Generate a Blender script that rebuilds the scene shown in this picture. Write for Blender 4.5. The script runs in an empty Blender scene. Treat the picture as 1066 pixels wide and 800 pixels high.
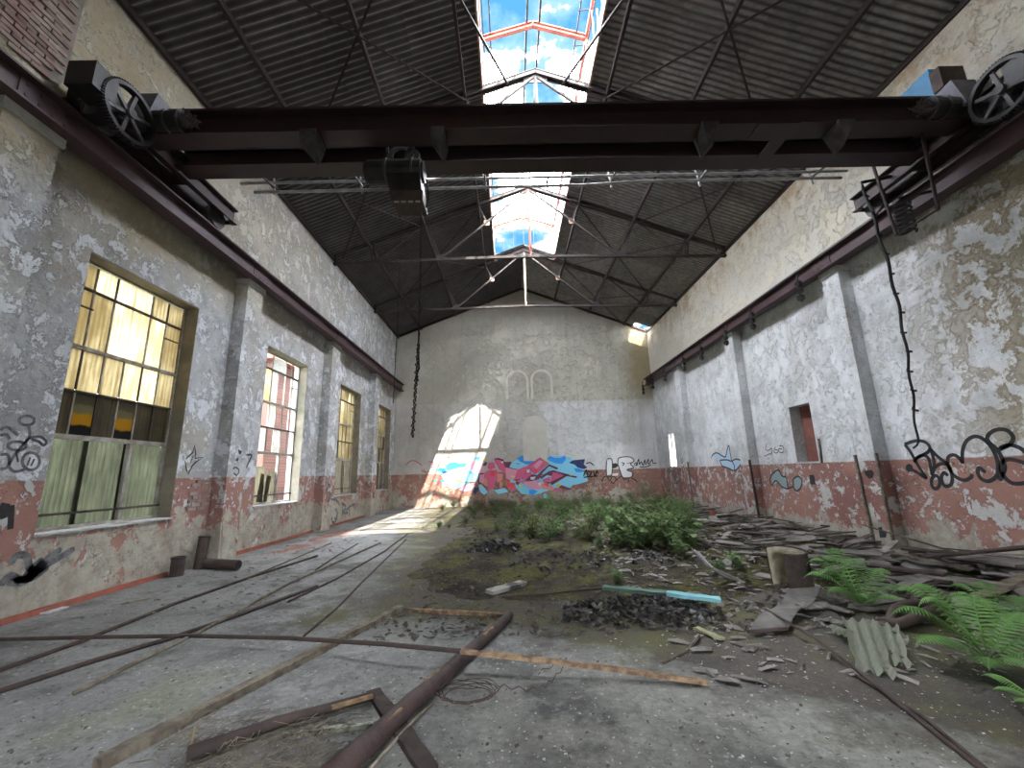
import bpy, math, random
import numpy as np
from mathutils import Vector, Matrix, noise as mnoise
random.seed(7)
PI = math.pi
scene = bpy.context.scene
col = scene.collection

# ------------------------------------------------------------------ camera
FPX, CXP, CYP, CAMH = 436.0, 533.0, 400.0, 1.6
_dy = np.array([531 - CXP, -(493 - CYP), -FPX]); _dy /= np.linalg.norm(_dy)
_dz = np.array([480 - CXP, CYP + 1650.0, -FPX]); _dz -= _dy * (_dz @ _dy); _dz /= np.linalg.norm(_dz)
_dx = np.cross(_dy, _dz)
cam_data = bpy.data.cameras.new('camera')
cam = bpy.data.objects.new('camera', cam_data); col.objects.link(cam)
cam_data.sensor_width = 36.0; cam_data.lens = 36.0 * FPX / 1066.0
cam_data.clip_start = 0.05; cam_data.clip_end = 500
_m = Matrix.Identity(4)
for i, r in enumerate((_dx, _dy, _dz)):
    for j in range(3): _m[i][j] = r[j]
_m[2][3] = CAMH
cam.matrix_world = _m
scene.camera = cam

def PX(px, py, axis, v):
    """photo pixel -> point on the plane axis = v (floor, wall ... that the thing touches)"""
    d = np.array([px - CXP, -(py - CYP), -FPX]); r = (d @ _dx, d @ _dy, d @ _dz)
    o = (0, 0, CAMH); k = 'xyz'.index(axis); t = (v - o[k]) / r[k]
    return Vector([o[i] + r[i] * t for i in range(3)])
def F(px, py, z=0.0): return PX(px, py, 'z', z)

# ------------------------------------------------------------------ light
SKY, SUN, EXPO = 40.0, 14.0, 0.78
scene.view_settings.view_transform = 'Standard'; scene.view_settings.look = 'None'
scene.view_settings.gamma = 1.0; scene.view_settings.use_curve_mapping = False
scene.view_settings.exposure = EXPO
w = bpy.data.worlds.new('sky'); scene.world = w; w.use_nodes = True
nt = w.node_tree; nt.nodes.clear()
def wn(t, **k):
    n = nt.nodes.new(t)
    for a, b in k.items(): setattr(n, a, b)
    return n
tc = wn('ShaderNodeTexCoord'); sep = wn('ShaderNodeSeparateXYZ'); nt.links.new(tc.outputs['Generated'], sep.inputs[0])
mx = wn('ShaderNodeMath', operation='MAXIMUM'); nt.links.new(sep.outputs[2], mx.inputs[0]); mx.inputs[1].default_value = 0.12
dx_ = wn('ShaderNodeMath', operation='DIVIDE'); nt.links.new(sep.outputs[0], dx_.inputs[0]); nt.links.new(mx.outputs[0], dx_.inputs[1])
dy_ = wn('ShaderNodeMath', operation='DIVIDE'); nt.links.new(sep.outputs[1], dy_.inputs[0]); nt.links.new(mx.outputs[0], dy_.inputs[1])
cmb = wn('ShaderNodeCombineXYZ'); nt.links.new(dx_.outputs[0], cmb.inputs[0]); nt.links.new(dy_.outputs[0], cmb.inputs[1]); cmb.inputs[2].default_value = 3.4
cn = wn('ShaderNodeTexNoise'); cn.inputs['Scale'].default_value = 3.2; cn.inputs['Detail'].default_value = 6; cn.inputs['Roughness'].default_value = 0.55
nt.links.new(cmb.outputs[0], cn.inputs['Vector'])
cr = wn('ShaderNodeValToRGB'); nt.links.new(cn.outputs[0], cr.inputs[0])
cr.color_ramp.elements[0].position = 0.40; cr.color_ramp.elements[0].color = (0.0022, 0.0082, 0.0155, 1)
cr.color_ramp.elements[1].position = 0.58; cr.color_ramp.elements[1].color = (0.93, 0.98, 1.05, 1)
e_ = cr.color_ramp.elements.new(0.47); e_.color = (0.008, 0.014, 0.018, 1)
bg = wn('ShaderNodeBackground'); nt.links.new(cr.outputs[0], bg.inputs[0]); bg.inputs[1].default_value = SKY
wo = wn('ShaderNodeOutputWorld'); nt.links.new(bg.outputs[0], wo.inputs[0])
sl = bpy.data.lights.new('sun', 'SUN'); sl.energy = SUN; sl.angle = 0.0093; sl.color = (1.0, 0.93, 0.80)
sun = bpy.data.objects.new('sun', sl); col.objects.link(sun)
SUND = Vector((-2.6, 4.6, -6.65)).normalized()
sun.rotation_euler = SUND.to_track_quat('-Z', 'Y').to_euler(); sun.location = (6, -8, 20)
scene.cycles.use_denoising = True
scene.cycles.max_bounces = 10; scene.cycles.diffuse_bounces = 7
scene.cycles.sample_clamp_indirect = 12

# ------------------------------------------------------------------ mesh helpers
ORG = {}
def tag(o, label=None, cat=None, group=None, kind=None):
    if label: o['label'] = label
    if cat: o['category'] = cat
    if group: o['group'] = group
    if kind: o['kind'] = kind
    return o
def thing(name, label, cat, loc=(0, 0, 0), group=None, kind=None):
    o = bpy.data.objects.new(name, None); col.objects.link(o); o.location = loc
    o.empty_display_size = 0.2; ORG[o.name] = Vector(loc)
    return tag(o, label, cat, group, kind)
def perp(d, up=Vector((0, 0, 1))):
    if abs(d.dot(up)) > 0.98: up = Vector((0, 1, 0))
    s = d.cross(up).normalized(); u = s.cross(d).normalized(); return s, u
class MB:
    def __init__(s): s.v = []; s.f = []
    def add(s, vs, fs):
        b = len(s.v); s.v += [tuple(v) for v in vs]; s.f += [tuple(i + b for i in f) for f in fs]; return s
    def box(s, a, b):
        x0, x1 = sorted((a[0], b[0])); y0, y1 = sorted((a[1], b[1])); z0, z1 = sorted((a[2], b[2]))
        return s.add([(x0,y0,z0),(x1,y0,z0),(x1,y1,z0),(x0,y1,z0),(x0,y0,z1),(x1,y0,z1),(x1,y1,z1),(x0,y1,z1)],
                     [(0,3,2,1),(4,5,6,7),(0,1,5,4),(1,2,6,5),(2,3,7,6),(3,0,4,7)])
    def bar(s, p, q, w, h, up=Vector((0, 0, 1)), taper=1.0):
        p, q = Vector(p), Vector(q); d = (q - p).normalized(); sd, u = perp(d, up); vs = []
        for c, k in ((p, 1.0), (q, taper)):
            for a, b in ((-1,-1),(1,-1),(1,1),(-1,1)): vs.append(c + sd*(a*w*k/2) + u*(b*h*k/2))
        return s.add(vs, [(0,1,2,3),(7,6,5,4),(0,4,5,1),(1,5,6,2),(2,6,7,3),(3,7,4,0)])
    def ibeam(s, p, q, w, h, t=0.02, tf=0.025, up=Vector((0, 0, 1))):
        p, q = Vector(p), Vector(q); d = (q - p).normalized(); sd, u = perp(d, up)
        s.bar(p, q, t, h - 2*tf, up)
        for k in (-1, 1): s.bar(p + u*(k*(h/2 - tf/2)), q + u*(k*(h/2 - tf/2)), w, tf, up)
        return s
    def tube(s, pts, r, n=8, cap=True, r1=None):
        pts = [Vector(p) for p in pts]; m = len(pts); vs = []; fs = []
        for i, p in enumerate(pts):
            d = (pts[min(i+1, m-1)] - pts[max(i-1, 0)]).normalized(); sd, u = perp(d)
            rr = r if r1 is None else r + (r1 - r) * i / max(1, m - 1)
            for k in range(n):
                a = 2*PI*k/n; vs.append(p + sd*(math.cos(a)*rr) + u*(math.sin(a)*rr))
        for i in range(m - 1):
            for k in range(n): fs.append((i*n+k, i*n+(k+1) % n, (i+1)*n+(k+1) % n, (i+1)*n+k))
        if cap: fs.append(tuple(range(n-1, -1, -1))); fs.append(tuple((m-1)*n + k for k in range(n)))
        return s.add(vs, fs)
    def prism(s, poly, vec):
        n = len(poly); vec = Vector(vec); a = [Vector(p) for p in poly]; b = [p + vec for p in a]
        return s.add(a + b, [tuple(range(n-1, -1, -1)), tuple(range(n, 2*n))] + [(i, (i+1) % n, n+(i+1) % n, n+i) for i in range(n)])
    def disc(s, c, ax, r, t, n=20):
        c = Vector(c); ax = Vector(ax).normalized(); return s.tube([c - ax*t/2, c + ax*t/2], r, n)
    def ring(s, c, ax, r0, r1, t, n=36, teeth=0, th=0.03):
        c = Vector(c); ax = Vector(ax).normalized(); sd, u = perp(ax); vs = []; fs = []
        for k in range(n):
            a = 2*PI*k/n; e = sd*math.cos(a) + u*math.sin(a)
            for rr, q in ((r0,-1),(r1,-1),(r1,1),(r0,1)): vs.append(c + e*rr + ax*(q*t/2))
        for k in range(n):
            j = (k+1) % n
            for q in range(4): fs.append((k*4+q, k*4+(q+1) % 4, j*4+(q+1) % 4, j*4+q))
        s.add(vs, fs)
        for k in range(teeth):
            a = 2*PI*k/teeth; e = sd*math.cos(a) + u*math.sin(a)
            s.bar(c + e*(r1 - 0.005), c + e*(r1 + th), t, 2*PI*r1/teeth*0.5, up=e.cross(ax), taper=0.75)
        return s
    def build(s, name, mat, parent=None, smooth=False, origin='base'):
        vs = np.array(s.v, dtype=float)
        if parent is not None: o0 = np.array(ORG.get(parent.name, Vector((0,0,0))))
        elif origin == 'base':
            lo, hi = vs.min(0), vs.max(0); o0 = np.array([(lo[0]+hi[0])/2, (lo[1]+hi[1])/2, lo[2]])
        else: o0 = np.zeros(3)
        me = bpy.data.meshes.new(name); me.from_pydata((vs - o0).tolist(), [], s.f); me.update()
        if smooth: me.polygons.foreach_set('use_smooth', [True]*len(me.polygons))
        o = bpy.data.objects.new(name, me); col.objects.link(o)
        for m in (mat if isinstance(mat, (list, tuple)) else [mat]): me.materials.append(m)
        if parent is not None: o.parent = parent; ORG[o.name] = Vector(o0)
        else: o.location = o0; ORG[o.name] = Vector(o0)
        return o
def sub(o, parent, mat, name, fn, **k):
    m = MB(); fn(m); return m.build(name, mat, parent, **k)

# ------------------------------------------------------------------ materials
class N:
    def __init__(s, name):
        s.m = bpy.data.materials.new(name); s.m.use_nodes = True; s.t = s.m.node_tree; s.t.nodes.clear()
        s.out = s.n('ShaderNodeOutputMaterial'); s.b = s.n('ShaderNodeBsdfPrincipled'); s.l(s.b.outputs[0], s.out.inputs[0])
        g = s.n('ShaderNodeNewGeometry'); s.pos = g.outputs['Position']
        oi = s.n('ShaderNodeObjectInfo'); s.rnd = oi.outputs['Random']
        s.sx = None
    def n(s, t, **k):
        x = s.t.nodes.new(t)
        for a, b in k.items(): setattr(x, a, b)
        return x
    def l(s, a, b): s.t.links.new(a, b)
    def put(s, inp, v):
        if hasattr(v, 'links'): s.l(v, inp)
        elif isinstance(v, (tuple, list)) and len(v) == 3 and len(inp.default_value) == 4: inp.default_value = (*v, 1)
        else: inp.default_value = v
    def xyz(s):
        if s.sx is None: q = s.n('ShaderNodeSeparateXYZ'); s.l(s.pos, q.inputs[0]); s.sx = q.outputs
        return s.sx
    def noise(s, sc, det=6, ro=0.6, scale=(1, 1, 1), off=0.0, dist=0.0):
        mp = s.n('ShaderNodeMapping'); s.l(s.pos, mp.inputs[0]); mp.inputs['Scale'].default_value = scale; mp.inputs['Location'].default_value = (off, off*0.7, off*1.3)
        q = s.n('ShaderNodeTexNoise'); s.l(mp.outputs[0], q.inputs['Vector'])
        q.inputs['Scale'].default_value = sc; q.inputs['Detail'].default_value = det; q.inputs['Roughness'].default_value = ro; q.inputs['Distortion'].default_value = dist
        return q.outputs[0]
    def step(s, v, a, b, lo=0.0, hi=1.0):
        q = s.n('ShaderNodeMapRange'); s.put(q.inputs[0], v); q.inputs[1].default_value = a; q.inputs[2].default_value = b
        q.inputs[3].default_value = lo; q.inputs[4].default_value = hi; q.clamp = True; return q.outputs[0]
    def math(s, op, a, b=0.0):
        q = s.n('ShaderNodeMath', operation=op); s.put(q.inputs[0], a); s.put(q.inputs[1], b); return q.outputs[0]
    def mix(s, f, a, b, mode='MIX'):
        q = s.n('ShaderNodeMix', data_type='RGBA', blend_type=mode)
        s.put(q.inputs[0], f); s.put(q.inputs[6], a); s.put(q.inputs[7], b); return q.outputs[2]
    def bump(s, h, st=0.3, dist=0.02):
        q = s.n('ShaderNodeBump'); q.inputs['Strength'].default_value = st; q.inputs['Distance'].default_value = dist
        s.l(h, q.inputs['Height']); s.l(q.outputs[0], s.b.inputs['Normal'])
    def done(s, c, rough=0.8, metal=0.0, spec=0.3):
        s.put(s.b.inputs['Base Color'], c); s.put(s.b.inputs['Roughness'], rough); s.b.inputs['Metallic'].default_value = metal
        s.b.inputs['Specular IOR Level'].default_value = spec; return s.m

def simple(name, c, c2=None, sc=6.0, rough=0.8, metal=0.0, lo=0.4, hi=0.6, bump=0.2, scale=(1,1,1), spec=0.3, var=0.0):
    n = N(name); a = n.noise(sc, 8, 0.65, scale); colr = n.mix(n.step(a, lo, hi), c, c2 or tuple(x*0.6 for x in c))
    if var: colr = n.mix(n.math('MULTIPLY', n.rnd, var), colr, (0.02, 0.018, 0.015))
    f = n.noise(sc*8, 4, 0.7, scale)
    n.bump(f, bump, 0.01); return n.done(colr, rough, metal, spec)

def plaster(name, side):
    n = N(name); X, Y, Z = n.xyz()[0], n.xyz()[1], n.xyz()[2]
    big = n.noise(0.55, 6, 0.6); mid = n.noise(1.5, 12, 0.72, off=3.1); flk = n.noise(2.6, 12, 0.74, off=9.7, dist=0.3)
    fine = n.noise(14, 8, 0.7); streak = n.noise(2.2, 5, 0.6, scale=(1.6, 1.6, 0.09), off=1.7)
    white, grey, tan, ochre = (0.60, 0.62, 0.64), (0.36, 0.36, 0.355), (0.30, 0.27, 0.22), (0.40, 0.33, 0.21)
    red, redd = (0.33, 0.175, 0.14), (0.24, 0.115, 0.10)
    if side == 'left':
        up = n.mix(n.step(mid, 0.42, 0.55), (0.31, 0.31, 0.32), (0.45, 0.46, 0.475))
        up = n.mix(n.step(big, 0.5, 0.62, 0, 0.75), up, (0.36, 0.335, 0.285))
        up = n.mix(n.step(flk, 0.535, 0.545), up, (0.62, 0.645, 0.68)); up = n.mix(n.step(n.noise(5.5, 12, 0.76, off=61, dist=0.3), 0.57, 0.58), up, (0.60, 0.62, 0.65)); up = n.mix(n.step(n.noise(4.2, 10, 0.75, off=71), 0.60, 0.615, 0, 0.7), up, (0.25, 0.235, 0.215))
        band = n.math('MULTIPLY', n.step(n.math('ADD', Z, n.math('MULTIPLY', mid, 1.6)), 5.9, 6.5), n.step(Y, 6, 15, 1, 0.15))
        up = n.mix(n.math('MULTIPLY', band, n.step(mid, 0.38, 0.5, 0.5, 1.0)), up, n.mix(n.step(flk, 0.45, 0.6), (0.36, 0.31, 0.22), (0.44, 0.40, 0.31)))
    elif side == 'right':
        up = n.mix(n.step(mid, 0.40, 0.55), (0.46, 0.47, 0.485), (0.63, 0.645, 0.67))
        up = n.mix(n.step(n.noise(5.5, 10, 0.75, off=41), 0.60, 0.615, 0, 0.8), up, (0.36, 0.34, 0.32))
        up = n.mix(n.step(streak, 0.5, 0.7, 0, 0.5), up, (0.40, 0.39, 0.38))
        near = n.math('MULTIPLY', n.step(Y, 8.0, 6.4), n.step(flk, 0.485, 0.505))
        up = n.mix(near, up, n.mix(n.step(mid, 0.4, 0.6), (0.33, 0.275, 0.20), (0.38, 0.335, 0.27)))
        up = n.mix(n.step(flk, 0.60, 0.61), up, (0.38, 0.36, 0.33))
        hz = n.math('ADD', Z, n.math('MULTIPLY', big, 1.5))
        up = n.mix(n.step(hz, 7.0, 7.2), up, n.mix(n.step(mid, 0.4, 0.6), (0.60, 0.55, 0.45), (0.56, 0.54, 0.50)))
        up = n.mix(n.math('MULTIPLY', n.step(n.math('ADD', hz, n.math('MULTIPLY', streak, 3.4)), 10.3, 11.3, 0, 1), n.step(mid, 0.45, 0.58, 0.0, 0.85)), up, (0.38, 0.27, 0.15))
    else:
        up = n.mix(n.step(mid, 0.38, 0.6), (0.42, 0.405, 0.375), (0.51, 0.495, 0.465))
        hi = n.step(n.math('ADD', Z, n.math('MULTIPLY', mid, 0.15)), 5.36, 5.44)
        up = n.mix(hi, up, n.mix(n.step(big, 0.4, 0.6), (0.43, 0.41, 0.355), (0.52, 0.50, 0.44)))
        wz = n.math('MULTIPLY', n.step(X, 1.6, 1.9), n.step(hi, 0, 1, 1, 0))
        up = n.mix(wz, up, n.mix(n.step(mid, 0.4, 0.6), (0.58, 0.585, 0.60), (0.67, 0.67, 0.675)))
        up = n.mix(n.step(streak, 0.52, 0.7, 0, 0.45), up, (0.36, 0.345, 0.31))
        up = n.mix(n.math('MULTIPLY', n.step(flk, 0.59, 0.62), 0.6), up, (0.55, 0.53, 0.48))
        # damp corner under the hole in the roof
        dmp = n.math('MULTIPLY', n.step(n.math('ADD', X, n.math('MULTIPLY', mid, 1.2)), 6.6, 7.6), n.step(Z, 4.2, 6.4))
        up = n.mix(n.math('MULTIPLY', dmp, 0.8), up, (0.25, 0.19, 0.09))
        up = n.mix(n.step(Z, 10.0, 11.6, 0, 0.5), up, (0.27, 0.255, 0.225))
    dz = n.math('ADD', Z, n.math('MULTIPLY', n.noise(6, 4, 0.6), 0.04))
    dado = n.mix(n.step(big, 0.4, 0.62), red, redd)
    fl2 = n.noise(5.0, 12, 0.76, off=51, dist=0.3)
    dado = n.mix(n.step(flk, 0.55, 0.56), dado, (0.46, 0.45, 0.44) if side != 'back' else (0.40, 0.28, 0.19))
    dado = n.mix(n.step(fl2, 0.575, 0.585), dado, (0.50, 0.50, 0.50) if side != 'back' else (0.36, 0.27, 0.2))
    if side == 'left': thr = n.step(Z, 0.45, 1.4, 0.42, 0.62)
    elif side == 'right': thr = n.step(Z, 0.1, 0.7, 0.42, 0.66)
    else: thr = n.step(Z, 0.3, 1.1, 0.46, 0.62)
    peel = n.step(n.math('SUBTRACT', mid, thr), -0.01, 0.012)
    bare = n.mix(n.step(n.noise(3.4, 8, 0.7, off=5.0), 0.42, 0.6), (0.40, 0.375, 0.31), (0.30, 0.26, 0.215))
    dado = n.mix(peel, dado, bare)
    cc = n.mix(n.step(dz, 1.675, 1.70), dado, up)
    cc = n.mix(n.step(fine, 0.35, 0.75, 0.0, 0.22), cc, (0.16, 0.15, 0.14))
    cc = n.mix(n.step(n.noise(9, 6, 0.75, off=22), 0.66, 0.68, 0, 0.6), cc, (0.20, 0.18, 0.16))
    h = n.math('ADD', n.math('MULTIPLY', n.step(flk, 0.525, 0.55), 0.7), n.math('MULTIPLY', fine, 0.5))
    h = n.math('ADD', h, n.math('MULTIPLY', n.step(mid, 0.4, 0.55), 0.5))
    n.bump(h, 0.8, 0.02)
    return n.done(cc, 0.92, 0, 0.15)

M = {}
M['wall_left'] = plaster('plaster_left', 'left'); M['wall_right'] = plaster('plaster_right', 'right'); M['wall_back'] = plaster('plaster_back', 'back')
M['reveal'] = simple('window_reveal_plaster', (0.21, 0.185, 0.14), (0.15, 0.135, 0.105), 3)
M['pilaster'] = plaster('plaster_pilaster_left', 'left'); M['pilaster_r'] = plaster('plaster_pilaster_right', 'right')
M['cap'] = simple('pilaster_cap_stone', (0.46, 0.46, 0.45), (0.36, 0.36, 0.35), 5)
M['sheet'] = simple('fibre_cement_sheet', (0.075, 0.072, 0.076), (0.035, 0.033, 0.036), 1.6, 0.85, bump=0.3, var=0.5)
def sheetmat():
    n = N('fibre_cement_sheet'); tc = n.n('ShaderNodeTexCoord'); sp = n.n('ShaderNodeSeparateXYZ'); n.l(tc.outputs['Object'], sp.inputs[0])
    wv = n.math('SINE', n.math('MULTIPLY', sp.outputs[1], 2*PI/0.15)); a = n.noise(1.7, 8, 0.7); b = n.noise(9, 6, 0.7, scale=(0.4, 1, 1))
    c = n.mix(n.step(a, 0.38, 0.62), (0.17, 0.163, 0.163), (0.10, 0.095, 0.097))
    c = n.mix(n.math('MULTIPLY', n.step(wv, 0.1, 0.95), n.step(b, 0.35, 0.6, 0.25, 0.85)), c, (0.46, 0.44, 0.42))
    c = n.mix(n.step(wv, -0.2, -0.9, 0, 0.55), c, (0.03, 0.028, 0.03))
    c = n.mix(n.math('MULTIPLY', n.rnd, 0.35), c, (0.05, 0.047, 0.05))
    n.bump(b, 0.3, 0.01); return n.done(c, 0.9, 0, 0.15)
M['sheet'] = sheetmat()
M['purlin'] = simple('purlin_steel', (0.045, 0.032, 0.032), (0.028, 0.02, 0.02), 4, 0.7)
M['truss'] = simple('truss_paint', (0.05, 0.038, 0.037), (0.03, 0.024, 0.024), 3, 0.6)
M['truss_pale'] = simple('truss_pale_paint', (0.42, 0.33, 0.28), (0.30, 0.17, 0.13), 3, 0.6)
M['redsteel'] = simple('red_lead_paint', (0.33, 0.09, 0.06), (0.22, 0.06, 0.045), 3, 0.6)
M['lantern_white'] = simple('lantern_flashing', (0.55, 0.46, 0.40), (0.36, 0.16, 0.11), 3.5, 0.7)
M['cream'] = simple('cream_board', (0.52, 0.46, 0.34), (0.42, 0.36, 0.27), 3)
M['crane'] = simple('crane_dark_paint', (0.036, 0.019, 0.021), (0.022, 0.013, 0.015), 2.2, 0.5, lo=0.35, hi=0.7)
M['rail'] = simple('crane_rail_paint', (0.075, 0.042, 0.047), (0.045, 0.027, 0.032), 2.0, 0.5, lo=0.35, hi=0.7)
M['black'] = simple('greasy_black_iron', (0.022, 0.021, 0.023), (0.012, 0.011, 0.012), 6, 0.45)
M['iron'] = simple('bare_iron', (0.085, 0.08, 0.085), (0.045, 0.042, 0.045), 6, 0.45, 0.3)
M['greybox'] = simple('grey_blue_sheet_steel', (0.12, 0.12, 0.15), (0.08, 0.08, 0.10), 3, 0.5)
M['blue'] = simple('blue_enamel', (0.05, 0.22, 0.42), (0.04, 0.16, 0.3), 3, 0.5)
M['galv'] = simple('galvanised_pipe', (0.42, 0.42, 0.43), (0.26, 0.25, 0.25), 4, 0.45, 0.3)
M['rust'] = simple('rusty_steel', (0.075, 0.052, 0.044), (0.045, 0.033, 0.029), 5, 0.75)
M['rope'] = simple('black_cable', (0.016, 0.016, 0.018), (0.01, 0.01, 0.01), 9, 0.6)
M['nest'] = simple('tangled_wire', (0.12, 0.09, 0.08), (0.06, 0.05, 0.05), 9)
M['frame'] = simple('window_frame_paint', (0.32, 0.31, 0.28), (0.20, 0.17, 0.14), 5, 0.7)
M['framedark'] = simple('window_bar_rust', (0.05, 0.035, 0.03), (0.035, 0.025, 0.02), 5, 0.7)
M['woodgrey'] = simple('weathered_wood', (0.26, 0.22, 0.17), (0.13, 0.105, 0.08), 3, 0.85, scale=(3, 3, 3), var=0.5)
M['wooddark'] = simple('rotten_dark_wood', (0.085, 0.06, 0.05), (0.045, 0.032, 0.028), 3, 0.8, scale=(3,3,3), var=0.4)
M['woodtan'] = simple('bare_split_wood', (0.34, 0.23, 0.13), (0.15, 0.09, 0.06), 3, 0.8, scale=(4,4,4))
M['woodlog'] = simple('reddish_bark', (0.075, 0.048, 0.044), (0.04, 0.027, 0.026), 5, 0.6, bump=0.5)
M['slate'] = simple('grey_board', (0.30, 0.275, 0.255), (0.16, 0.142, 0.13), 3, 0.85, var=0.4, bump=0.4)
M['green'] = simple('green_painted_board', (0.07, 0.14, 0.11), (0.05, 0.09, 0.07), 4, 0.6)
M['cyan'] = simple('turquoise_paint', (0.22, 0.48, 0.52), (0.16, 0.36, 0.40), 4, 0.6)
M['skirt'] = simple('red_skirting_paint', (0.34, 0.10, 0.065), (0.22, 0.085, 0.06), 4, 0.8)
M['brick'] = simple('old_brick', (0.26, 0.16, 0.14), (0.34, 0.28, 0.25), 3, 0.9, var=0.5, bump=0.5)
M['mortar'] = simple('old_mortar', (0.24, 0.21, 0.19), (0.17, 0.15, 0.13), 5, 0.95)
M['spray'] = simple('black_spray_paint', (0.018, 0.018, 0.02), (0.03, 0.03, 0.033), 8, 0.7, bump=0.05)
M['spray_grey'] = simple('worn_black_spray', (0.05, 0.05, 0.055), (0.16, 0.16, 0.165), 7, 0.7, bump=0.05)
M['tarp'] = simple('black_plastic_scrap', (0.022, 0.02, 0.022), (0.045, 0.04, 0.036), 6, 0.4)
M['stem'] = simple('weed_stem', (0.09, 0.10, 0.04), (0.12, 0.08, 0.05), 6)
M['straw'] = simple('dry_straw', (0.36, 0.30, 0.19), (0.24, 0.19, 0.12), 8, 0.9)

def leafmat(name, a, b):
    n = N(name); f = n.noise(2.5, 4, 0.6); c = n.mix(n.step(f, 0.38, 0.62), a, b)
    c = n.mix(n.math('MULTIPLY', n.rnd, 0.7), c, tuple(x*0.45 for x in a))  # random tone per plant, deepened to stand for shadows inside the weeds
    tr = n.n('ShaderNodeBsdfTranslucent'); n.l(c, tr.inputs[0]); ms = n.n('ShaderNodeMixShader'); ms.inputs[0].default_value = 0.3
    n.done(c, 0.55, 0, 0.35); n.l(n.b.outputs[0], ms.inputs[1]); n.l(tr.outputs[0], ms.inputs[2]); n.l(ms.outputs[0], n.out.inputs[0]); return n.m
M['leaf'] = leafmat('weed_leaf', (0.105, 0.185, 0.055), (0.17, 0.25, 0.09))
M['leaf_olive'] = leafmat('olive_leaf', (0.15, 0.19, 0.07), (0.23, 0.24, 0.11))
M['fern'] = leafmat('fern_leaf', (0.12, 0.27, 0.06), (0.20, 0.38, 0.11))
M['bushgrey'] = leafmat('dry_bush_leaf', (0.22, 0.21, 0.12), (0.17, 0.20, 0.10))

def panemat(name, c, tw, dirt, clear=0.0):
    n = N(name); f = n.math('ADD', n.math('MULTIPLY', n.noise(3.0, 8, 0.7, scale=(1, 5, 0.5)), 0.85), n.math('MULTIPLY', n.math('SINE', n.math('MULTIPLY', n.xyz()[1], 2*PI/0.076)), 0.05)); g = n.noise(1.3, 5, 0.6)  # sine term paints the shading of corrugations into the pane colour
    cc = n.mix(n.step(f, 0.34, 0.60), c, dirt); cc = n.mix(n.step(g, 0.42, 0.6, 0, 0.6), cc, dirt)
    tr = n.n('ShaderNodeBsdfTranslucent'); n.l(cc, tr.inputs[0]); ms = n.n('ShaderNodeMixShader'); ms.inputs[0].default_value = tw
    n.done(cc, 0.35, 0, 0.4); n.l(n.b.outputs[0], ms.inputs[1]); n.l(tr.outputs[0], ms.inputs[2])
    o = ms.outputs[0]
    if clear:
        tp = n.n('ShaderNodeBsdfTransparent'); tp.inputs[0].default_value = (0.9, 0.95, 0.97, 1); m2 = n.n('ShaderNodeMixShader'); m2.inputs[0].default_value = clear
        n.l(o, m2.inputs[1]); n.l(tp.outputs[0], m2.inputs[2]); o = m2.outputs[0]
    n.l(o, n.out.inputs[0]); return n.m
M['pane_warm'] = panemat('dirty_cream_pane', (0.36, 0.325, 0.24), 0.85, (0.17, 0.135, 0.075))
M['pane_white'] = panemat('frosted_white_pane', (0.50, 0.47, 0.385), 0.88, (0.30, 0.245, 0.15))
M['pane_brown'] = panemat('brown_stained_pane', (0.085, 0.075, 0.05), 0.7, (0.035, 0.03, 0.022))
M['pane_yellow'] = panemat('yellow_pane', (0.22, 0.14, 0.02), 0.6, (0.06, 0.05, 0.03))
M['pane_green'] = panemat('green_corrugated_plastic', (0.04, 0.043, 0.027), 0.6, (0.011, 0.012, 0.008))
def bandmat():
    n = N('pane_with_coloured_bands'); Z = n.xyz()[2]; zz = n.math('ADD', Z, n.math('MULTIPLY', n.noise(6, 4, 0.6), 0.12))
    c = n.mix(n.step(zz, 2.68, 2.71), (0.15, 0.10, 0.012), (0.085, 0.08, 0.055)); c = n.mix(n.step(zz, 2.49, 2.52), (0.012, 0.012, 0.012), c)
    c = n.mix(n.step(zz, 2.80, 2.83), c, (0.055, 0.05, 0.035))
    tr = n.n('ShaderNodeBsdfTranslucent'); n.l(c, tr.inputs[0]); ms = n.n('ShaderNodeMixShader'); ms.inputs[0].default_value = 0.75
    n.done(c, 0.35, 0, 0.4); n.l(n.b.outputs[0], ms.inputs[1]); n.l(tr.outputs[0], ms.inputs[2]); n.l(ms.outputs[0], n.out.inputs[0]); return n.m
M['pane_band'] = bandmat()
M['pane_clear'] = panemat('broken_clear_pane', (0.35, 0.36, 0.34), 0.6, (0.2, 0.19, 0.15), 0.75)
M['plastic'] = panemat('grey_translucent_plastic', (0.40, 0.42, 0.36), 0.35, (0.26, 0.27, 0.20), 0.15)

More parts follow.
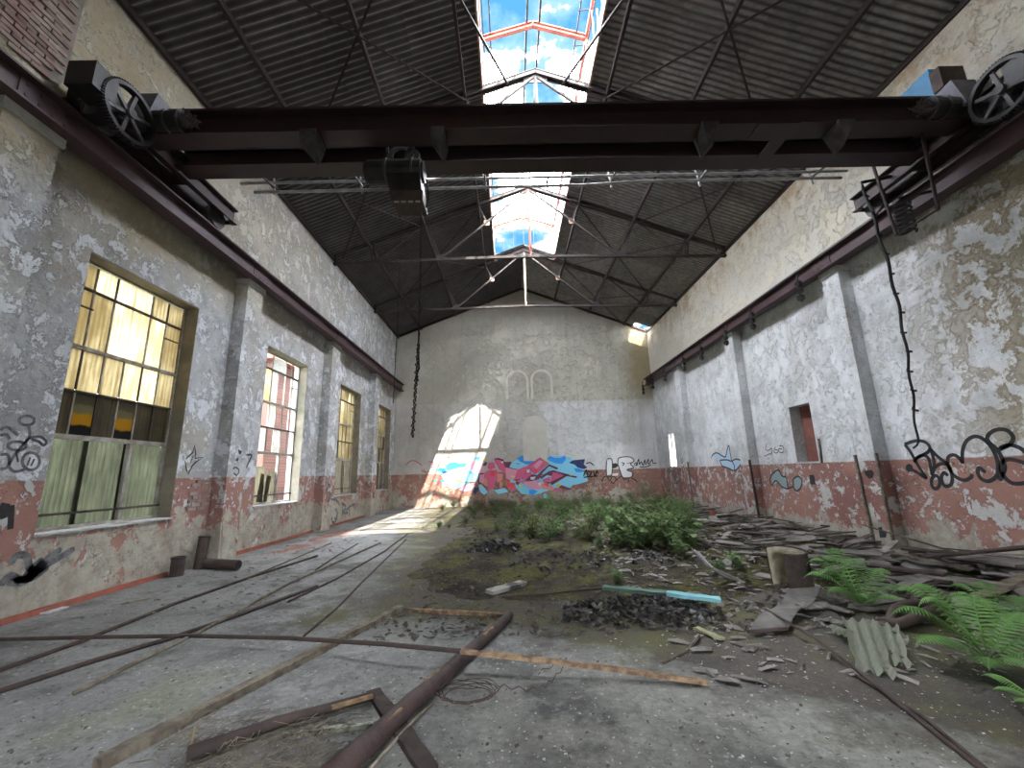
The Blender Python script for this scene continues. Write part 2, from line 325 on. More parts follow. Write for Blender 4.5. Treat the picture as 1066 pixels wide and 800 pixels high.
def floormat():
    n = N('concrete_floor'); X, Y, Z = n.xyz()
    big = n.noise(0.45, 8, 0.65); mid = n.noise(1.8, 10, 0.7, off=4); fine = n.noise(18, 8, 0.75); sp = n.noise(42, 4, 0.8, off=8)
    c = n.mix(n.step(mid, 0.38, 0.6), (0.22, 0.22, 0.22), (0.33, 0.325, 0.315))
    fg = n.math('MULTIPLY', n.step(n.math('ADD', Y, n.math('MULTIPLY', big, 2.0)), 5.6, 4.2), n.step(X, -1.6, 0.2))
    c = n.mix(fg, c, n.mix(n.step(mid, 0.35, 0.62), (0.27, 0.265, 0.225), (0.37, 0.365, 0.33)))
    c = n.mix(n.math('MULTIPLY', n.step(big, 0.45, 0.58), n.step(mid, 0.42, 0.55)), c, (0.09, 0.088, 0.085))
    # soil spilling over the middle of the hall
    e = n.math('ADD', n.math('MULTIPLY', n.math('SUBTRACT', big, 0.5), 2.0), n.math('MULTIPLY', n.math('SUBTRACT', mid, 0.5), 2.4))
    yx = n.math('ADD', Y, n.math('MULTIPLY', n.math('MAXIMUM', X, -0.6), 0.8))
    a = n.math('MULTIPLY', n.step(n.math('ADD', n.math('ADD', X, e), n.math('MULTIPLY', Y, 0.12)), -2.0, -0.9), n.step(n.math('ADD', yx, e), 4.35, 4.95))
    soil = n.mix(n.step(mid, 0.38, 0.62), (0.042, 0.037, 0.031), (0.115, 0.10, 0.084))
    moss = n.math('MULTIPLY', n.step(n.noise(0.8, 9, 0.7, off=13), 0.46, 0.58), 0.9)
    soil = n.mix(moss, soil, n.mix(n.step(fine, 0.4, 0.6), (0.085, 0.088, 0.028), (0.14, 0.135, 0.05)))
    gm = n.math('MULTIPLY', n.step(n.noise(0.9, 8, 0.6, off=31), 0.60, 0.68, 0, 0.4), 1.0)
    c = n.mix(gm, c, (0.21, 0.235, 0.10))
    rd = n.math('MULTIPLY', n.math('MULTIPLY', n.step(X, -5.5, -5.35), n.step(X, -4.7, -4.85)), n.math('MULTIPLY', n.step(Y, 9.5, 10), n.step(mid, 0.44, 0.5)))
    c = n.mix(n.math('MULTIPLY', rd, n.step(Y, 14, 13)), c, (0.27, 0.10, 0.075))
    c = n.mix(n.step(fine, 0.35, 0.68, 0.0, 0.6), c, (0.085, 0.08, 0.075)); c = n.mix(n.step(n.noise(5, 10, 0.78, off=17), 0.53, 0.6, 0, 0.6), c, (0.10, 0.095, 0.085)); c = n.mix(n.step(n.noise(7, 10, 0.78, off=27), 0.58, 0.63, 0, 0.5), c, (0.40, 0.395, 0.38))
    soil = n.mix(n.step(fine, 0.4, 0.66, 0.0, 0.5), soil, (0.03, 0.027, 0.023))
    c = n.mix(a, c, soil)
    c = n.mix(n.step(sp, 0.64, 0.66, 0, 0.5), c, (0.40, 0.39, 0.37))
    h = n.math('ADD', n.math('MULTIPLY', fine, 0.8), n.math('MULTIPLY', mid, 1.2)); n.bump(h, 0.6, 0.03)
    return n.done(c, n.step(mid, 0.35, 0.6, 0.55, 0.9), 0, 0.25)
M['floor'] = floormat()
def soilmat():
    n = N('mossy_soil'); mid = n.noise(2.2, 10, 0.72, off=2); fine = n.noise(22, 8, 0.8); ms = n.noise(1.1, 9, 0.7, off=13)
    c = n.mix(n.step(mid, 0.35, 0.65), (0.028, 0.024, 0.02), (0.08, 0.068, 0.055))
    c = n.mix(n.step(ms, 0.47, 0.57, 0, 0.9), c, n.mix(n.step(fine, 0.4, 0.6), (0.075, 0.08, 0.022), (0.135, 0.135, 0.045)))
    c = n.mix(n.step(n.noise(40, 4, 0.8, off=6), 0.63, 0.65, 0, 0.6), c, (0.33, 0.30, 0.25))
    n.bump(n.math('ADD', fine, mid), 0.9, 0.06); return n.done(c, 0.95, 0, 0.1)
M['soil'] = soilmat()
M['ground'] = simple('outside_ground', (0.16, 0.15, 0.10), (0.10, 0.12, 0.06), 0.4, 0.95)
def brickwallmat():
    n = N('red_brickwork'); tcx = n.n('ShaderNodeTexBrick'); mp = n.n('ShaderNodeMapping'); n.l(n.pos, mp.inputs[0]); mp.inputs['Rotation'].default_value = (PI/2, 0, PI/2)
    n.l(mp.outputs[0], tcx.inputs[0]); tcx.inputs[1].default_value = (0.05, 0.018, 0.014, 1); tcx.inputs[2].default_value = (0.075, 0.028, 0.021, 1); tcx.inputs[3].default_value = (0.10, 0.085, 0.075, 1)
    tcx.inputs['Scale'].default_value = 4.0; return n.done(tcx.outputs[0], 0.9)
M['brickwall'] = brickwallmat()
for nm, c in dict(p_pink=(0.62, 0.10, 0.22), p_rose=(0.66, 0.28, 0.40), p_red=(0.72, 0.05, 0.06), p_maroon=(0.13, 0.03, 0.07), p_sky=(0.22, 0.60, 0.80), p_blue=(0.012, 0.28, 0.82), p_navy=(0.012, 0.03, 0.13),
                  p_cyan=(0.03, 0.52, 0.60), p_yellow=(0.78, 0.62, 0.06), p_salmon=(0.66, 0.23, 0.19), p_white=(0.66, 0.68, 0.69), p_lilac=(0.62, 0.36, 0.52), p_paleblue=(0.34, 0.48, 0.62), p_black=(0.015, 0.015, 0.018), p_magenta=(0.42, 0.08, 0.13), p_teal=(0.20, 0.29, 0.31)).items():
    n_ = N('spray_' + nm[2:]); f_ = n_.noise(12, 6, 0.7); M[nm] = n_.done(n_.mix(n_.step(f_, 0.3, 0.8, 0, 0.12), c, (0.4, 0.36, 0.32)), 0.6, 0, 0.3)

# ------------------------------------------------------------------ building shell
XL, XR, YB, YF, CX = -6.05, 7.80, 22.2, -3.6, 0.90
EAVE, RISE = 9.12, 0.392
def roofz(x): return EAVE + RISE * (6.95 - abs(x - CX))
PILY = [(4.10, 4.72), (8.76, 9.34), (13.36, 13.98), (17.92, 18.52)]
WINY = [(5.62, 7.80), (10.22, 12.36), (14.86, 17.0), (19.36, 21.38)]
SILL, HEAD = 0.96, 4.94

def wallgrid(x0, x1, y0, y1, z0, z1, holes, flip):
    """wall slab between x0 and x1 with rectangular openings (y0,y1,z0,z1)"""
    ys = sorted({y0, y1, *[h[0] for h in holes], *[h[1] for h in holes]}); zs = sorted({z0, z1, *[h[2] for h in holes], *[h[3] for h in holes]})
    m = MB()
    solid = lambda a, b: not any(h[0] <= (ys[a]+ys[a+1])/2 <= h[1] and h[2] <= (zs[b]+zs[b+1])/2 <= h[3] for h in holes)
    for a in range(len(ys)-1):
        for b in range(len(zs)-1):
            if solid(a, b):
                for x, q in ((x0, 1), (x1, -1)):
                    vs = [(x, ys[a], zs[b]), (x, ys[a+1], zs[b]), (x, ys[a+1], zs[b+1]), (x, ys[a], zs[b+1])]
                    m.add(vs, [(0, 1, 2, 3) if q*flip > 0 else (3, 2, 1, 0)])
    for h in list(holes) + [(y0, y1, z0, z1)]:
        m.add([(x, y, z) for x in (x0, x1) for y in h[:2] for z in h[2:]], [(0, 2, 6, 4), (1, 5, 7, 3), (0, 4, 5, 1), (2, 3, 7, 6)])
    return m

fl = MB(); fl.add([(XL-0.4, YF-0.4, 0), (XR+0.4, YF-0.4, 0), (XR+0.4, YB+0.4, 0), (XL-0.4, YB+0.4, 0), (XL-0.4, YF-0.4, -0.3), (XR+0.4, YF-0.4, -0.3), (XR+0.4, YB+0.4, -0.3), (XL-0.4, YB+0.4, -0.3)],
                  [(0,1,2,3), (0,4,5,1), (1,5,6,2), (2,6,7,3), (3,7,4,0)])
tag(fl.build('floor', M['floor'], origin=None), 'cracked grey concrete floor of the hall, dirty and mossy', None, None, 'structure')
gd = MB(); gd.add([(-90, -90, -0.31), (90, -90, -0.31), (90, 90, -0.31), (-90, 90, -0.31)], [(0, 1, 2, 3)])
tag(gd.build('ground', M['ground'], origin=None), 'bare open ground around the hall', None, None, 'structure')

wl = wallgrid(XL, XL-0.4, YF, YB+0.4, 0, 9.25, [(a, b, SILL, HEAD) for a, b in WINY], -1).build('wall_left', M['wall_left'], origin=None)
tag(wl, 'peeling whitewashed left wall with tall windows and red dado', None, None, 'structure')
WR = [(10.70, 11.52, 1.70, 3.20), (19.90, 20.62, 1.72, 3.27), (11.0, 11.14, 1.20, 1.38)]
wr = wallgrid(XR, XR+0.4, YF, YB+0.4, 0, 9.25, WR[:2], 1).build('wall_right', M['wall_right'], origin=None)
tag(wr, 'stained white right wall with red dado and two small openings', None, None, 'structure')
wb = MB().prism([(XL, YB, 0), (XR, YB, 0), (XR, YB, EAVE-0.02), (CX, YB, EAVE+RISE*6.92), (XL, YB, EAVE-0.02)], (0, 0.4, 0)).build('wall_back', M['wall_back'], origin=None)
tag(wb, 'grey plastered gable wall at the far end of the hall', None, None, 'structure')
GX0, GX1, GH = -0.6, 2.2, 2.8  # unseen doorway, added and sized to let fill daylight in
wf = MB().box((XL, YF, 0), (GX0, YF-0.4, EAVE)).box((GX1, YF, 0), (XR, YF-0.4, EAVE)).prism([(GX0, YF, GH), (GX1, YF, GH), (GX1, YF, EAVE), (XR, YF, EAVE), (CX, YF, EAVE+RISE*6.92), (XL, YF, EAVE), (GX0, YF, EAVE)], (0, -0.4, 0)).build('wall_front', M['wall_back'], origin=None)
tag(wf, 'near gable wall with an open doorway added for fill daylight, opposite the mural', None, None, 'structure')
# shallow ghost frames of the walled-up openings on the gable
for nm, x0, x1, z0, z1 in (('blind_arch', -1.0+1.0, 1.0, 5.5, 7.0), ('blind_arch', 1.35, 2.3, 5.5, 7.0)):
    m = MB(); pts = []
    cxm = (x0+x1)/2; r = (x1-x0)/2
    out = [(x0-0.12, z0)] + [(cxm - (r+0.12)*math.cos(a*PI/10), z1 - r + (r+0.12)*math.sin(a*PI/10)) for a in range(11)] + [(x1+0.12, z0)]
    inn = [(x0, z0)] + [(cxm - r*math.cos(a*PI/10), z1 - r + r*math.sin(a*PI/10)) for a in range(11)] + [(x1, z0)]
    k = len(out)
    m.add([(x, YB-0.012, z) for x, z in out] + [(x, YB-0.012, z) for x, z in inn] + [(x, YB+0.01, z) for x, z in out] + [(x, YB+0.01, z) for x, z in inn],
          [(i, i+1, k+i+1, k+i) for i in range(k-1)] + [(i+1, i, 2*k+i, 2*k+i+1) for i in range(k-1)] + [(k+i, k+i+1, 3*k+i+1, 3*k+i) for i in range(k-1)])
    m.build(nm, simple('pale_plaster_band', (0.60, 0.58, 0.53), (0.52, 0.50, 0.45), 2.5), wb)

_d = [(0.72, 2.2)] + [(1.35 - 0.63*math.cos(a*PI/8), 3.95 + 0.63*math.sin(a*PI/8)) for a in range(9)] + [(1.98, 2.2)]
MB().prism([(x, YB-0.006, z) for x, z in _d], (0, 0.01, 0)).build('blind_doorway', simple('beige_infill_plaster', (0.53, 0.51, 0.46), (0.47, 0.45, 0.405), 1.6), wb)
def pilaster(wall, x0, x1, y0, y1, mat):
    lo, hi = min(x0, x1), max(x0, x1)
    p = MB().box((lo, y0, 0), (hi, y1, 5.90)).build('pilaster', mat, wall)
    s = 0.035
    MB().box((lo if x0 < 0 else lo - s, y0-s, 5.90), (hi + s if x0 < 0 else hi, y1+s, 6.03)).build('cap', M['cap'], p)
for a, b in PILY: pilaster(wl, XL, XL+0.28, a, b, M['pilaster'])
for a, b in PILY: pilaster(wr, XR, XR-0.28, a-0.05, b-0.13, M['pilaster_r'])
# red skirting along the left wall
sk = MB()
for a, b in ((YF, PILY[0][0]), (PILY[0][1], PILY[1][0]-0.9), (PILY[1][1], PILY[2][0]), (PILY[2][1], PILY[3][0])): sk.box((XL, a, 0), (XL+0.05, b, 0.07))
tag(sk.build('baseboard_left', M['skirt']), 'low red painted skirting along the left wall', None, None, 'structure')

# exposed brick patch high on the left wall, brick by brick
bm_ = MB(); bm_.box((0, 0, 0), (0.06, 0.23, 0.056)); bme = None
patch = MB().prism([(XL+0.002, 3.3, 6.85), (XL+0.002, 4.0, 6.95), (XL+0.002, 4.75, 6.86), (XL+0.002, 4.83, 7.1), (XL+0.002, 4.85, 9.2), (XL+0.002, 3.3, 9.2)], (0.004, 0, 0)).build('mortar_patch', M['mortar'], wl)
for r in range(31):
    for c in range(8):
        y = 3.2 + c*0.245 + (0.12 if r % 2 else 0); z = 6.9 + r*0.072
        if y + 0.23 > 4.84 + 0.02*math.sin(r*2.1) or (z < 7.02 and (c + r) % 3 == 0): continue
        if bme is None: bo = bm_.build('brick', M['brick'], wl); bme = bo.data
        else: bo = bpy.data.objects.new('brick', bme); col.objects.link(bo); bo.parent = wl
        bo.location = (XL - 0.035 + random.uniform(0, 0.022), y, z); bo.rotation_euler = (random.uniform(-.02, .02), 0, random.uniform(-.05, .05))
for (yy, zz, rows, cols) in ((8.15, 1.06, 5, 2), (8.2, 1.5, 2, 2)):
    for r in range(rows):
        for c in range(cols):
            bo = bpy.data.objects.new('brick', bme); col.objects.link(bo); bo.parent = wl
            bo.location = (XL - 0.045 + random.uniform(0, 0.012), yy + c*0.245 + (0.1 if r % 2 else 0), zz + r*0.072)

# ------------------------------------------------------------------ roof
ceil = thing('ceiling', 'dark corrugated sheet roof with an open strip along the ridge', None, (0, 0, 0), None, 'structure')
PITCH, NW = 0.15, 6
SW = PITCH * NW
def sheet_mesh(length, name, NW=NW):
    m = MB(); seg = NW*8; SW = PITCH*NW; vs = []; fs = []
    for u in (0.0, length):
        for k in range(seg + 6):
            y = k * SW / seg; vs.append((u, y, 0.027 * math.cos(2*PI*y/PITCH)))
    n = seg + 6
    for k in range(n-1): fs.append((k, k+1, n+k+1, n+k))
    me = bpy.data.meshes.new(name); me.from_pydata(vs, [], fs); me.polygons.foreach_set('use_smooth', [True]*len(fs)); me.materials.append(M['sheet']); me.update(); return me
D0, D1 = 1.37, 7.35
ROWS = 4; RL = (D1 - D0) / ROWS / math.cos(math.atan(RISE)); ANG = math.atan(RISE)
SHM = sheet_mesh(RL + 0.14, 'roof_sheet'); RIDGEM = sheet_mesh(D0/math.cos(ANG) + 0.1, 'ridge_sheet'); SHORT = sheet_mesh(RL*0.20, 'short_sheet'); NARROW = sheet_mesh(RL+0.14, 'narrow_sheet', 2)
def add_sheet(me, side, d, y, lift=0.0):
    o = bpy.data.objects.new('roof_sheet', me); col.objects.link(o); o.parent = ceil
    # local +u runs down the slope
    z = EAVE + RISE*(6.95 - d) + 0.10 + lift
    o.location = (CX + side*d, y, z)
    o.rotation_euler = (0, ANG, 0) if side > 0 else (0, ANG, PI)
    if side < 0: o.location.y += SW
    o.location.z += random.uniform(-0.004, 0.004)
    o.rotation_euler.x += random.uniform(-0.003, 0.003)
    return o
ny = int((YB + 0.5 - (YF - 0.4)) / SW) + 1
for side in (-1, 1):
    for r in range(ROWS):
        d = D0 + (D1 - D0) * r / ROWS
        for k in range(ny):
            y = YF - 0.4 + k*SW
            if side > 0 and r == ROWS-1 and 20.9 < y < 22.0:
                add_sheet(SHORT, side, d, y, -0.012*r); add_sheet(NARROW, side, d, y, -0.012*r); continue
            add_sheet(SHM, side, d, y, -0.012*r)
    for k in range(ny):
        y = YF - 0.4 + k*SW
        if y + SW < 4.9 or y > 17.2: add_sheet(RIDGEM, side, 0.0, y, 0.012)
for a_, b_ in ((YF-0.4, 4.4), (17.72, YB+0.45)):
    rz_ = EAVE + RISE*6.95 + 0.16
    MB().prism([(CX-0.32, a_, rz_-0.11), (CX, a_, rz_), (CX+0.32, a_, rz_-0.11), (CX+0.32, a_, rz_-0.14), (CX, a_, rz_-0.03), (CX-0.32, a_, rz_-0.14)], (0, b_-a_, 0)).build('ridge_cap', M['sheet'], ceil)
PUR = (1.83, 3.74, 5.66, 6.9)
for s in (-1, 1):
    for d in PUR:
        x = CX + s*d; z = EAVE + RISE*(6.95 - d) - 0.02
        MB().bar((x, YF, z), (x, YB, z), 0.07, 0.13).build('purlin', M['purlin'], ceil)
    for y0, y1 in ((4.5, 9.0), (9.0, 13.5), (13.5, 18.0), (18.0, 22.1)):
        for da, db in ((1.83, 5.66), (5.66, 1.83)) if y0 != 9.0 else ((3.74, 6.6), (6.6, 3.74)):
            MB().bar((CX + s*da, y0, EAVE+RISE*(6.95-da)-0.13), (CX + s*db, y1, EAVE+RISE*(6.95-db)-0.13), 0.045, 0.02).build('wind_brace', M['purlin'], ceil)
    MB().bar((CX + s*0.72, 9.0, 11.48), (CX + s*2.6, 4.6, 10.75), 0.05, 0.05).build('wind_brace', M['truss'], ceil)
for s in (-1, 1):   # gable edge batten against the far wall
    MB().bar((CX + s*0.0, YB-0.06, EAVE+RISE*6.95+0.0), (CX + s*6.85, YB-0.06, EAVE+0.06), 0.05, 0.12).build('verge_board', M['purlin'], ceil)

def truss(y, label, pale):
    t = thing('roof_truss', label, 'roof truss', (CX, y, 8.9), 'steel roof trusses')
    P = lambda d, z: (CX + d, y, z)
    rz = lambda d: 9.22 + (11.80 - 9.22) * (1 - abs(d)/6.88)
    tz = lambda d: 8.90 + 0.14 * (1 - abs(d)/6.88)
    def b(nm, p, q, w, h, m=M['truss']): return MB().bar(p, q, w, h).build(nm, m, t)
    for s in (-1, 1):
        r = MB()
        for o in (-0.06, 0.06): r.bar((CX + s*6.88, y+o, rz(6.88)), (CX, y+o, 11.80), 0.05, 0.11)
        r.bar((CX + s*6.88, y, rz(6.88)+0.06), (CX, y, 11.86), 0.2, 0.02); r.build('rafter', M['truss'], t)
        b('end_post', P(s*6.82, rz(6.82)), P(s*6.82, tz(6.82)), 0.07, 0.07)
        for o in (-0.07, 0.07): b('strut', P(s*(5.60+o), rz(5.6)), P(s*(5.45+o), tz(5.45)), 0.045, 0.045)
        for o in (-0.05, 0.05): b('strut', P(s*(3.74+o), rz(3.74)), P(s*(3.16+o), tz(3.16)), 0.05, 0.05)
        b('strut', P(s*3.74, rz(3.74)), P(s*5.40, tz(5.40)), 0.05, 0.05)
        b('strut', P(s*1.83, rz(1.83)), P(s*1.52, tz(0)+ (11.7-tz(0))*(1-1.52/3.16)), 0.045, 0.045)
        b('diagonal', P(0, 11.72), P(s*3.16, tz(3.16)), 0.07, 0.06, M['truss'])
        g = MB().box((CX+s*3.16-0.16, y-0.012, tz(3.16)-0.02), (CX+s*3.16+0.16, y+0.012, tz(3.16)+0.2)); g.build('gusset_plate', M['truss'], t)
        MB().box((CX+s*1.52-0.1, y-0.012, 10.28), (CX+s*1.52+0.1, y+0.012, 10.48)).build('gusset_plate', M['truss_pale'], t)
        MB().bar(P(s*6.88, tz(6.88)), P(0, tz(0)), 0.10, 0.09).build('tie_beam', M['truss'], t)
    MB().tube([P(0, 11.7), P(0, tz(0))], 0.045, 8).build('king_post', pale or M['truss'], t)
    MB().box((CX-0.3, y-0.012, 11.5), (CX+0.3, y+0.012, 11.75)).build('apex_plate', M['truss'], t)
    return t
truss(4.45, 'dark steel roof truss overhead, nearest, before the crane bridge', None)
truss(9.0, 'dark steel roof truss partly hidden behind the crane girders', None)
truss(13.45, 'dark steel roof truss whose tie beam spans just beyond the crane', M['redsteel'])
truss(17.9, 'dark steel roof truss with cream king post, farthest towards the gable', M['cream'])

# roof lantern, open to the sky
L0, L1 = 4.45, 17.75
lan = thing('roof_lantern', 'open glassless roof lantern with red steel frames along the ridge', 'roof lantern', (CX, 12, 11.3))
LE, LA, LH = 12.92, 13.40, 1.42
for y in (4.5, 9.0, 13.45, 17.75):
    for s in (-1, 1):
        r = MB(); r.ibeam((CX + s*LH, y, LE), (CX, y, LA), 0.10, 0.15, 0.02, 0.025); r.build('frame_rafter', M['redsteel'], lan)
        MB().bar((CX + s*LH, y, 11.25), (CX + s*LH, y, LE+0.02), 0.09, 0.09).build('frame_post', M['redsteel'], lan)
for s in (-1, 1):
    MB().bar((CX+s*LH, L0, LE+0.02), (CX+s*LH, L1, LE+0.02), 0.08, 0.10).build('eave_beam', M['redsteel'], lan)
    MB().box((CX+s*1.36, L0, 11.30), (CX+s*1.41, L1, 11.62)).build('curb_board', M['lantern_white'], lan)
    MB().bar((CX+s*0.17, L0, LA+0.03), (CX+s*0.17, L1, LA+0.03), 0.05, 0.06).build('ridge_bar', M['purlin'], lan)
    MB().bar((CX+s*1.15, L0, LE+0.15), (CX+s*1.15, L1, LE+0.15), 0.03, 0.04).build('glazing_rail', M['purlin'], lan)
    for k in range(24):
        y = L0 + 0.25 + k*0.45
        if random.random() < (0.45 if s < 0 else 0.75):
            z0 = 11.6; z1 = 12.9 if random.random() < (0.3 if s < 0 else 0.6) else random.uniform(11.9, 12.5)
            MB().bar((CX+s*1.42, y, z0), (CX+s*1.42, y, z1), 0.03, 0.03).build('glazing_bar', M['lantern_white'] if s > 0 else M['purlin'], lan)
        if random.random() < 0.6:
            q = MB().bar((CX+s*1.38, y, LE+0.02), (CX+s*1.12, y+0.12, LE+0.13), 0.02, 0.02); q.build('bracket', M['purlin'], lan)
    MB().bar((CX+s*1.30, L0, 12.1), (CX+s*1.30, L1, 12.15), 0.025, 0.025).build('glazing_rail', M['purlin'], lan)
for k in range(5):
    x = CX - 0.95 + k*0.475
    MB().bar((x, 17.76, 11.7), (x, 17.76, LA - abs(x-CX)*0.34), 0.02, 0.03).build('glazing_bar', M['purlin'], lan)
MB().prism([(CX+1.35, 17.8, 11.58), (CX, 17.8, 12.06), (CX-1.35, 17.8, 11.58), (CX-1.4, 17.8, 11.46), (CX, 17.8, 11.93), (CX+1.4, 17.8, 11.46)], (0, 0.05, 0)).build('gable_board', M['cream'], lan)

# ------------------------------------------------------------------ windows on the left
WX = XL - 0.27
def corr_strip(y0, y1, z0, z1, x):
    m = MB(); n = max(4, int((y1-y0)/0.018)); vs = []
    for z in (z0, z1):
        for k in range(n+1):
            y = y0 + (y1-y0)*k/n; vs.append((x + 0.012*math.cos(2*PI*(y-y0)/0.076), y, z))
    m.add(vs, [(k, k+1, n+2+k, n+1+k) for k in range(n)]); return m
def window(i, y0, y1, look):
    t = thing('window_%d' % i, look['label'], None, (WX, (y0+y1)/2, SILL), None, 'structure')
    fr = MB(); a = 0.055; x0, x1 = WX-0.03, WX+0.03
    for yy in (y0, y1-a): fr.box((x0, yy, SILL+0.02), (x1, yy+a, HEAD))
    fr.box((x0, y0+a, HEAD-a), (x1, y1-a, HEAD)); fr.box((x0, y0+a, SILL+0.02), (x1, y1-a, SILL+0.075)); fr.build('window_frame', M['frame'], t)
    MB().box((WX-0.06, y0-0.0, SILL-0.0), (XL+0.035, y1, SILL+0.03)).build('window_sill', M['cap'], t)
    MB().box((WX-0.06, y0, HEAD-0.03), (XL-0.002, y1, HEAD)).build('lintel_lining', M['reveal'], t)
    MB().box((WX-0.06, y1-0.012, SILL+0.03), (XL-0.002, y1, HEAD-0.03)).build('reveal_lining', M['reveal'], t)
    wy = y1 - y0 - 2*a; cols = [y0 + a + wy*k/6 for k in range(7)]
    rows = [SILL+0.075, 2.27, 2.93, 3.58, 4.48, HEAD-a]
    for z, h, m in ((2.27, 0.07, 'frame'), (2.93, 0.035, 'framedark'), (3.58, 0.06, 'frame'), (4.48, 0.035, 'framedark')):
        MB().box((WX-0.03, y0+a, z-h/2), (WX+0.035, y1-a, z+h/2)).build('transom', M[m], t)
    for r in range(1, 5):
        for c in range(1, 6):
            if r >= 3 and c == 3: continue
            if r == 3 and c in (1, 5): z_lo = rows[3]
            MB().box((WX-0.012, cols[c]-0.013, rows[r]+0.03), (WX+0.018, cols[c]+0.013, rows[r+1]-0.018)).build('glazing_bar', M['frame'] if (r+c) % 3 else M['framedark'], t)
    MB().box((WX-0.03, cols[4]-0.03, rows[0]), (WX+0.03, cols[4]+0.03, 2.235)).build('mullion', M['frame'], t)
    MB().box((WX+0.04, y0+0.02, 1.19), (WX+0.065, y1-0.02, 1.225)).build('guard_bar', M['framedark'], t)
    if look.get('bars'):
        for c in (1, 5): MB().box((WX+0.02, cols[c]-0.3 if c == 1 else cols[c]-0.02, 4.18), (WX+0.035, cols[c]+0.02 if c == 1 else cols[c]+0.3, 4.205)).build('glazing_bar', M['framedark'], t)
    for r in range(1, 5):
        for c in range(6):
            k = look['panes'][r-1][c]
            if k == '.': continue
            mt = {'w': 'pane_warm', 'W': 'pane_white', 'b': 'pane_brown', 'y': 'pane_band', 'c': 'pane_clear'}[k]
            MB().box((WX-0.004, cols[c]+(0.008 if not (r >= 3 and c == 3) else -0.001), rows[r]+0.01), (WX+0.002, cols[c+1]-(0.008 if not (r >= 3 and c == 2) else 0.0) + (0.02 if c == 5 else 0), rows[r+1]-0.01)).build('pane', M[mt], t)
    for (f0, f1, top, tilt) in look['sheets']:
        m = corr_strip(y0+a+wy*f0-0.035, y0+a+wy*f1+0.035, SILL+0.035, top, WX-0.045)
        o = m.build('corrugated_sheet', M['pane_green'] if look.get('green') else M['pane_brown'], t, smooth=True); o.rotation_euler = (tilt, 0, 0)
    return t
window(1, *WINY[0], dict(label='large nearest left window with cream panes above green corrugated plastic', bars=True, green=True,
       panes=['bybybb', 'wwwWWw', 'wwWWWw', 'wWWWww'], sheets=[(0, .34, 2.24, 0), (.33, .66, 2.24, 0), (.65, 1, 2.24, 0)]))
window(2, *WINY[1], dict(label='second left window, many panes gone, brickwork and sky beyond', bars=True,
       panes=['wc.c..', 'w.c...', 'wWc..c', 'w.cc..'], sheets=[(0, .2, 2.24, 0), (.24, .42, 1.95, 0.04), (.45, .62, 1.85, -0.10), (.3, .5, 1.7, -0.16)]))
window(3, *WINY[2], dict(label='third left window with yellowed panes and corrugated sheets below', bars=True,
       panes=['wbwwww', 'wwwwww', 'wwWwww', 'wWwwWw'], sheets=[(0, .32, 2.2, 0), (.31, .64, 2.24, 0), (.63, 1, 2.24, 0)]))
window(4, *WINY[3], dict(label='farthest left window with yellowed panes beside the gable wall',
       panes=['bwwbww', 'wbwwwb', 'wwwwww', 'wwWwww'], sheets=[(0, .32, 2.24, 0), (.31, .64, 2.24, 0), (.63, 1, 2.24, 0)]))
# small openings on the right
t = thing('window_5', 'small blocked opening with red brick reveal in the right wall', None, (XR, 11.1, 1.7), None, 'structure')
MB().box((XR+0.30, 10.70, 1.70), (XR+0.39, 11.52, 3.20)).build('brick_infill', simple('red_brown_infill', (0.20, 0.075, 0.06), (0.13, 0.06, 0.05), 4), t)
MB().box((XR-0.03, 10.62, 1.66), (XR+0.3, 11.54, 1.70)).build('window_sill', M['cap'], t)
MB().bar((XR-0.02, 10.60, 1.66), (XR-0.05, 10.52, 2.25), 0.03, 0.05).build('splintered_lath', M['woodgrey'], t)
t = thing('window_6', 'small bright open slot far along the right wall', None, (XR, 20.2, 1.72), None, 'structure')
MB().box((XR+0.02, 20.3, 1.73), (XR+0.06, 20.36, 3.25)).build('window_bar', M['woodgrey'], t)
MB().box((XR-0.02, 19.88, 1.70), (XR+0.3, 20.64, 1.73)).build('window_sill', M['cap'], t)
# flat black plates: the shade inside socket holes put in as colour
for yy in (11.07,): MB().box((XR-0.004, yy-0.1, 1.12), (XR+0.02, yy+0.08, 1.36)).build('dark_hole_plate', M['black'], wr)
MB().box((XL+0.278, 18.16, 0.72), (XL+0.284, 18.34, 0.98)).build('dark_hole_plate', M['black'], wl)

# brick building outside window 2, seen through the missing panes
ob = thing('brick_outbuilding', 'red brick building seen through the second left window', 'building', (-11, 21, -0.3))
MB().box((-9.6, 16.6, -0.3), (-13, 30, 6.4)).build('wall', M['brickwall'], ob)
MB().prism([(-9.3, 16.3, 6.4), (-13.3, 16.3, 6.4), (-11.3, 16.3, 7.7)], (0, 14.3, 0)).build('roof', M['redsteel'], ob)

# ------------------------------------------------------------------ crane rails
RXL, RXR = -5.70, 7.46
def crane_rail(x, inn, label):
    t = thing('crane_rail', label, 'crane rail', (x, 10, 6.03), 'crane rails')
    m = MB().ibeam((x, YF+0.02, 6.215), (x, YB-0.12, 6.215), 0.26, 0.37, 0.03, 0.03); m.build('beam', M['rail'], t)
    MB().box((x-0.03, YF+0.02, 6.40), (x+0.03, YB-0.12, 6.48)).build('rail_head', M['iron'], t)
    for a, b in PILY:
        y = (a+b)/2
        MB().box((x+inn*0.016, y-0.3, 6.07), (x+inn*0.035, y+0.3, 6.36)).build('splice_plate', M['rail'], t)
        for k in range(4):
            for z in (6.14, 6.28): MB().box((x+inn*0.03, y-0.24+k*0.15, z), (x+inn*0.05, y-0.21+k*0.15, z+0.03)).build('bolt', M['rail'], t)
    return t
crane_rail(RXL, 1, 'dark red steel crane rail along the left wall'); crane_rail(RXR, -1, 'dark red steel crane rail along the right wall')
hk = None
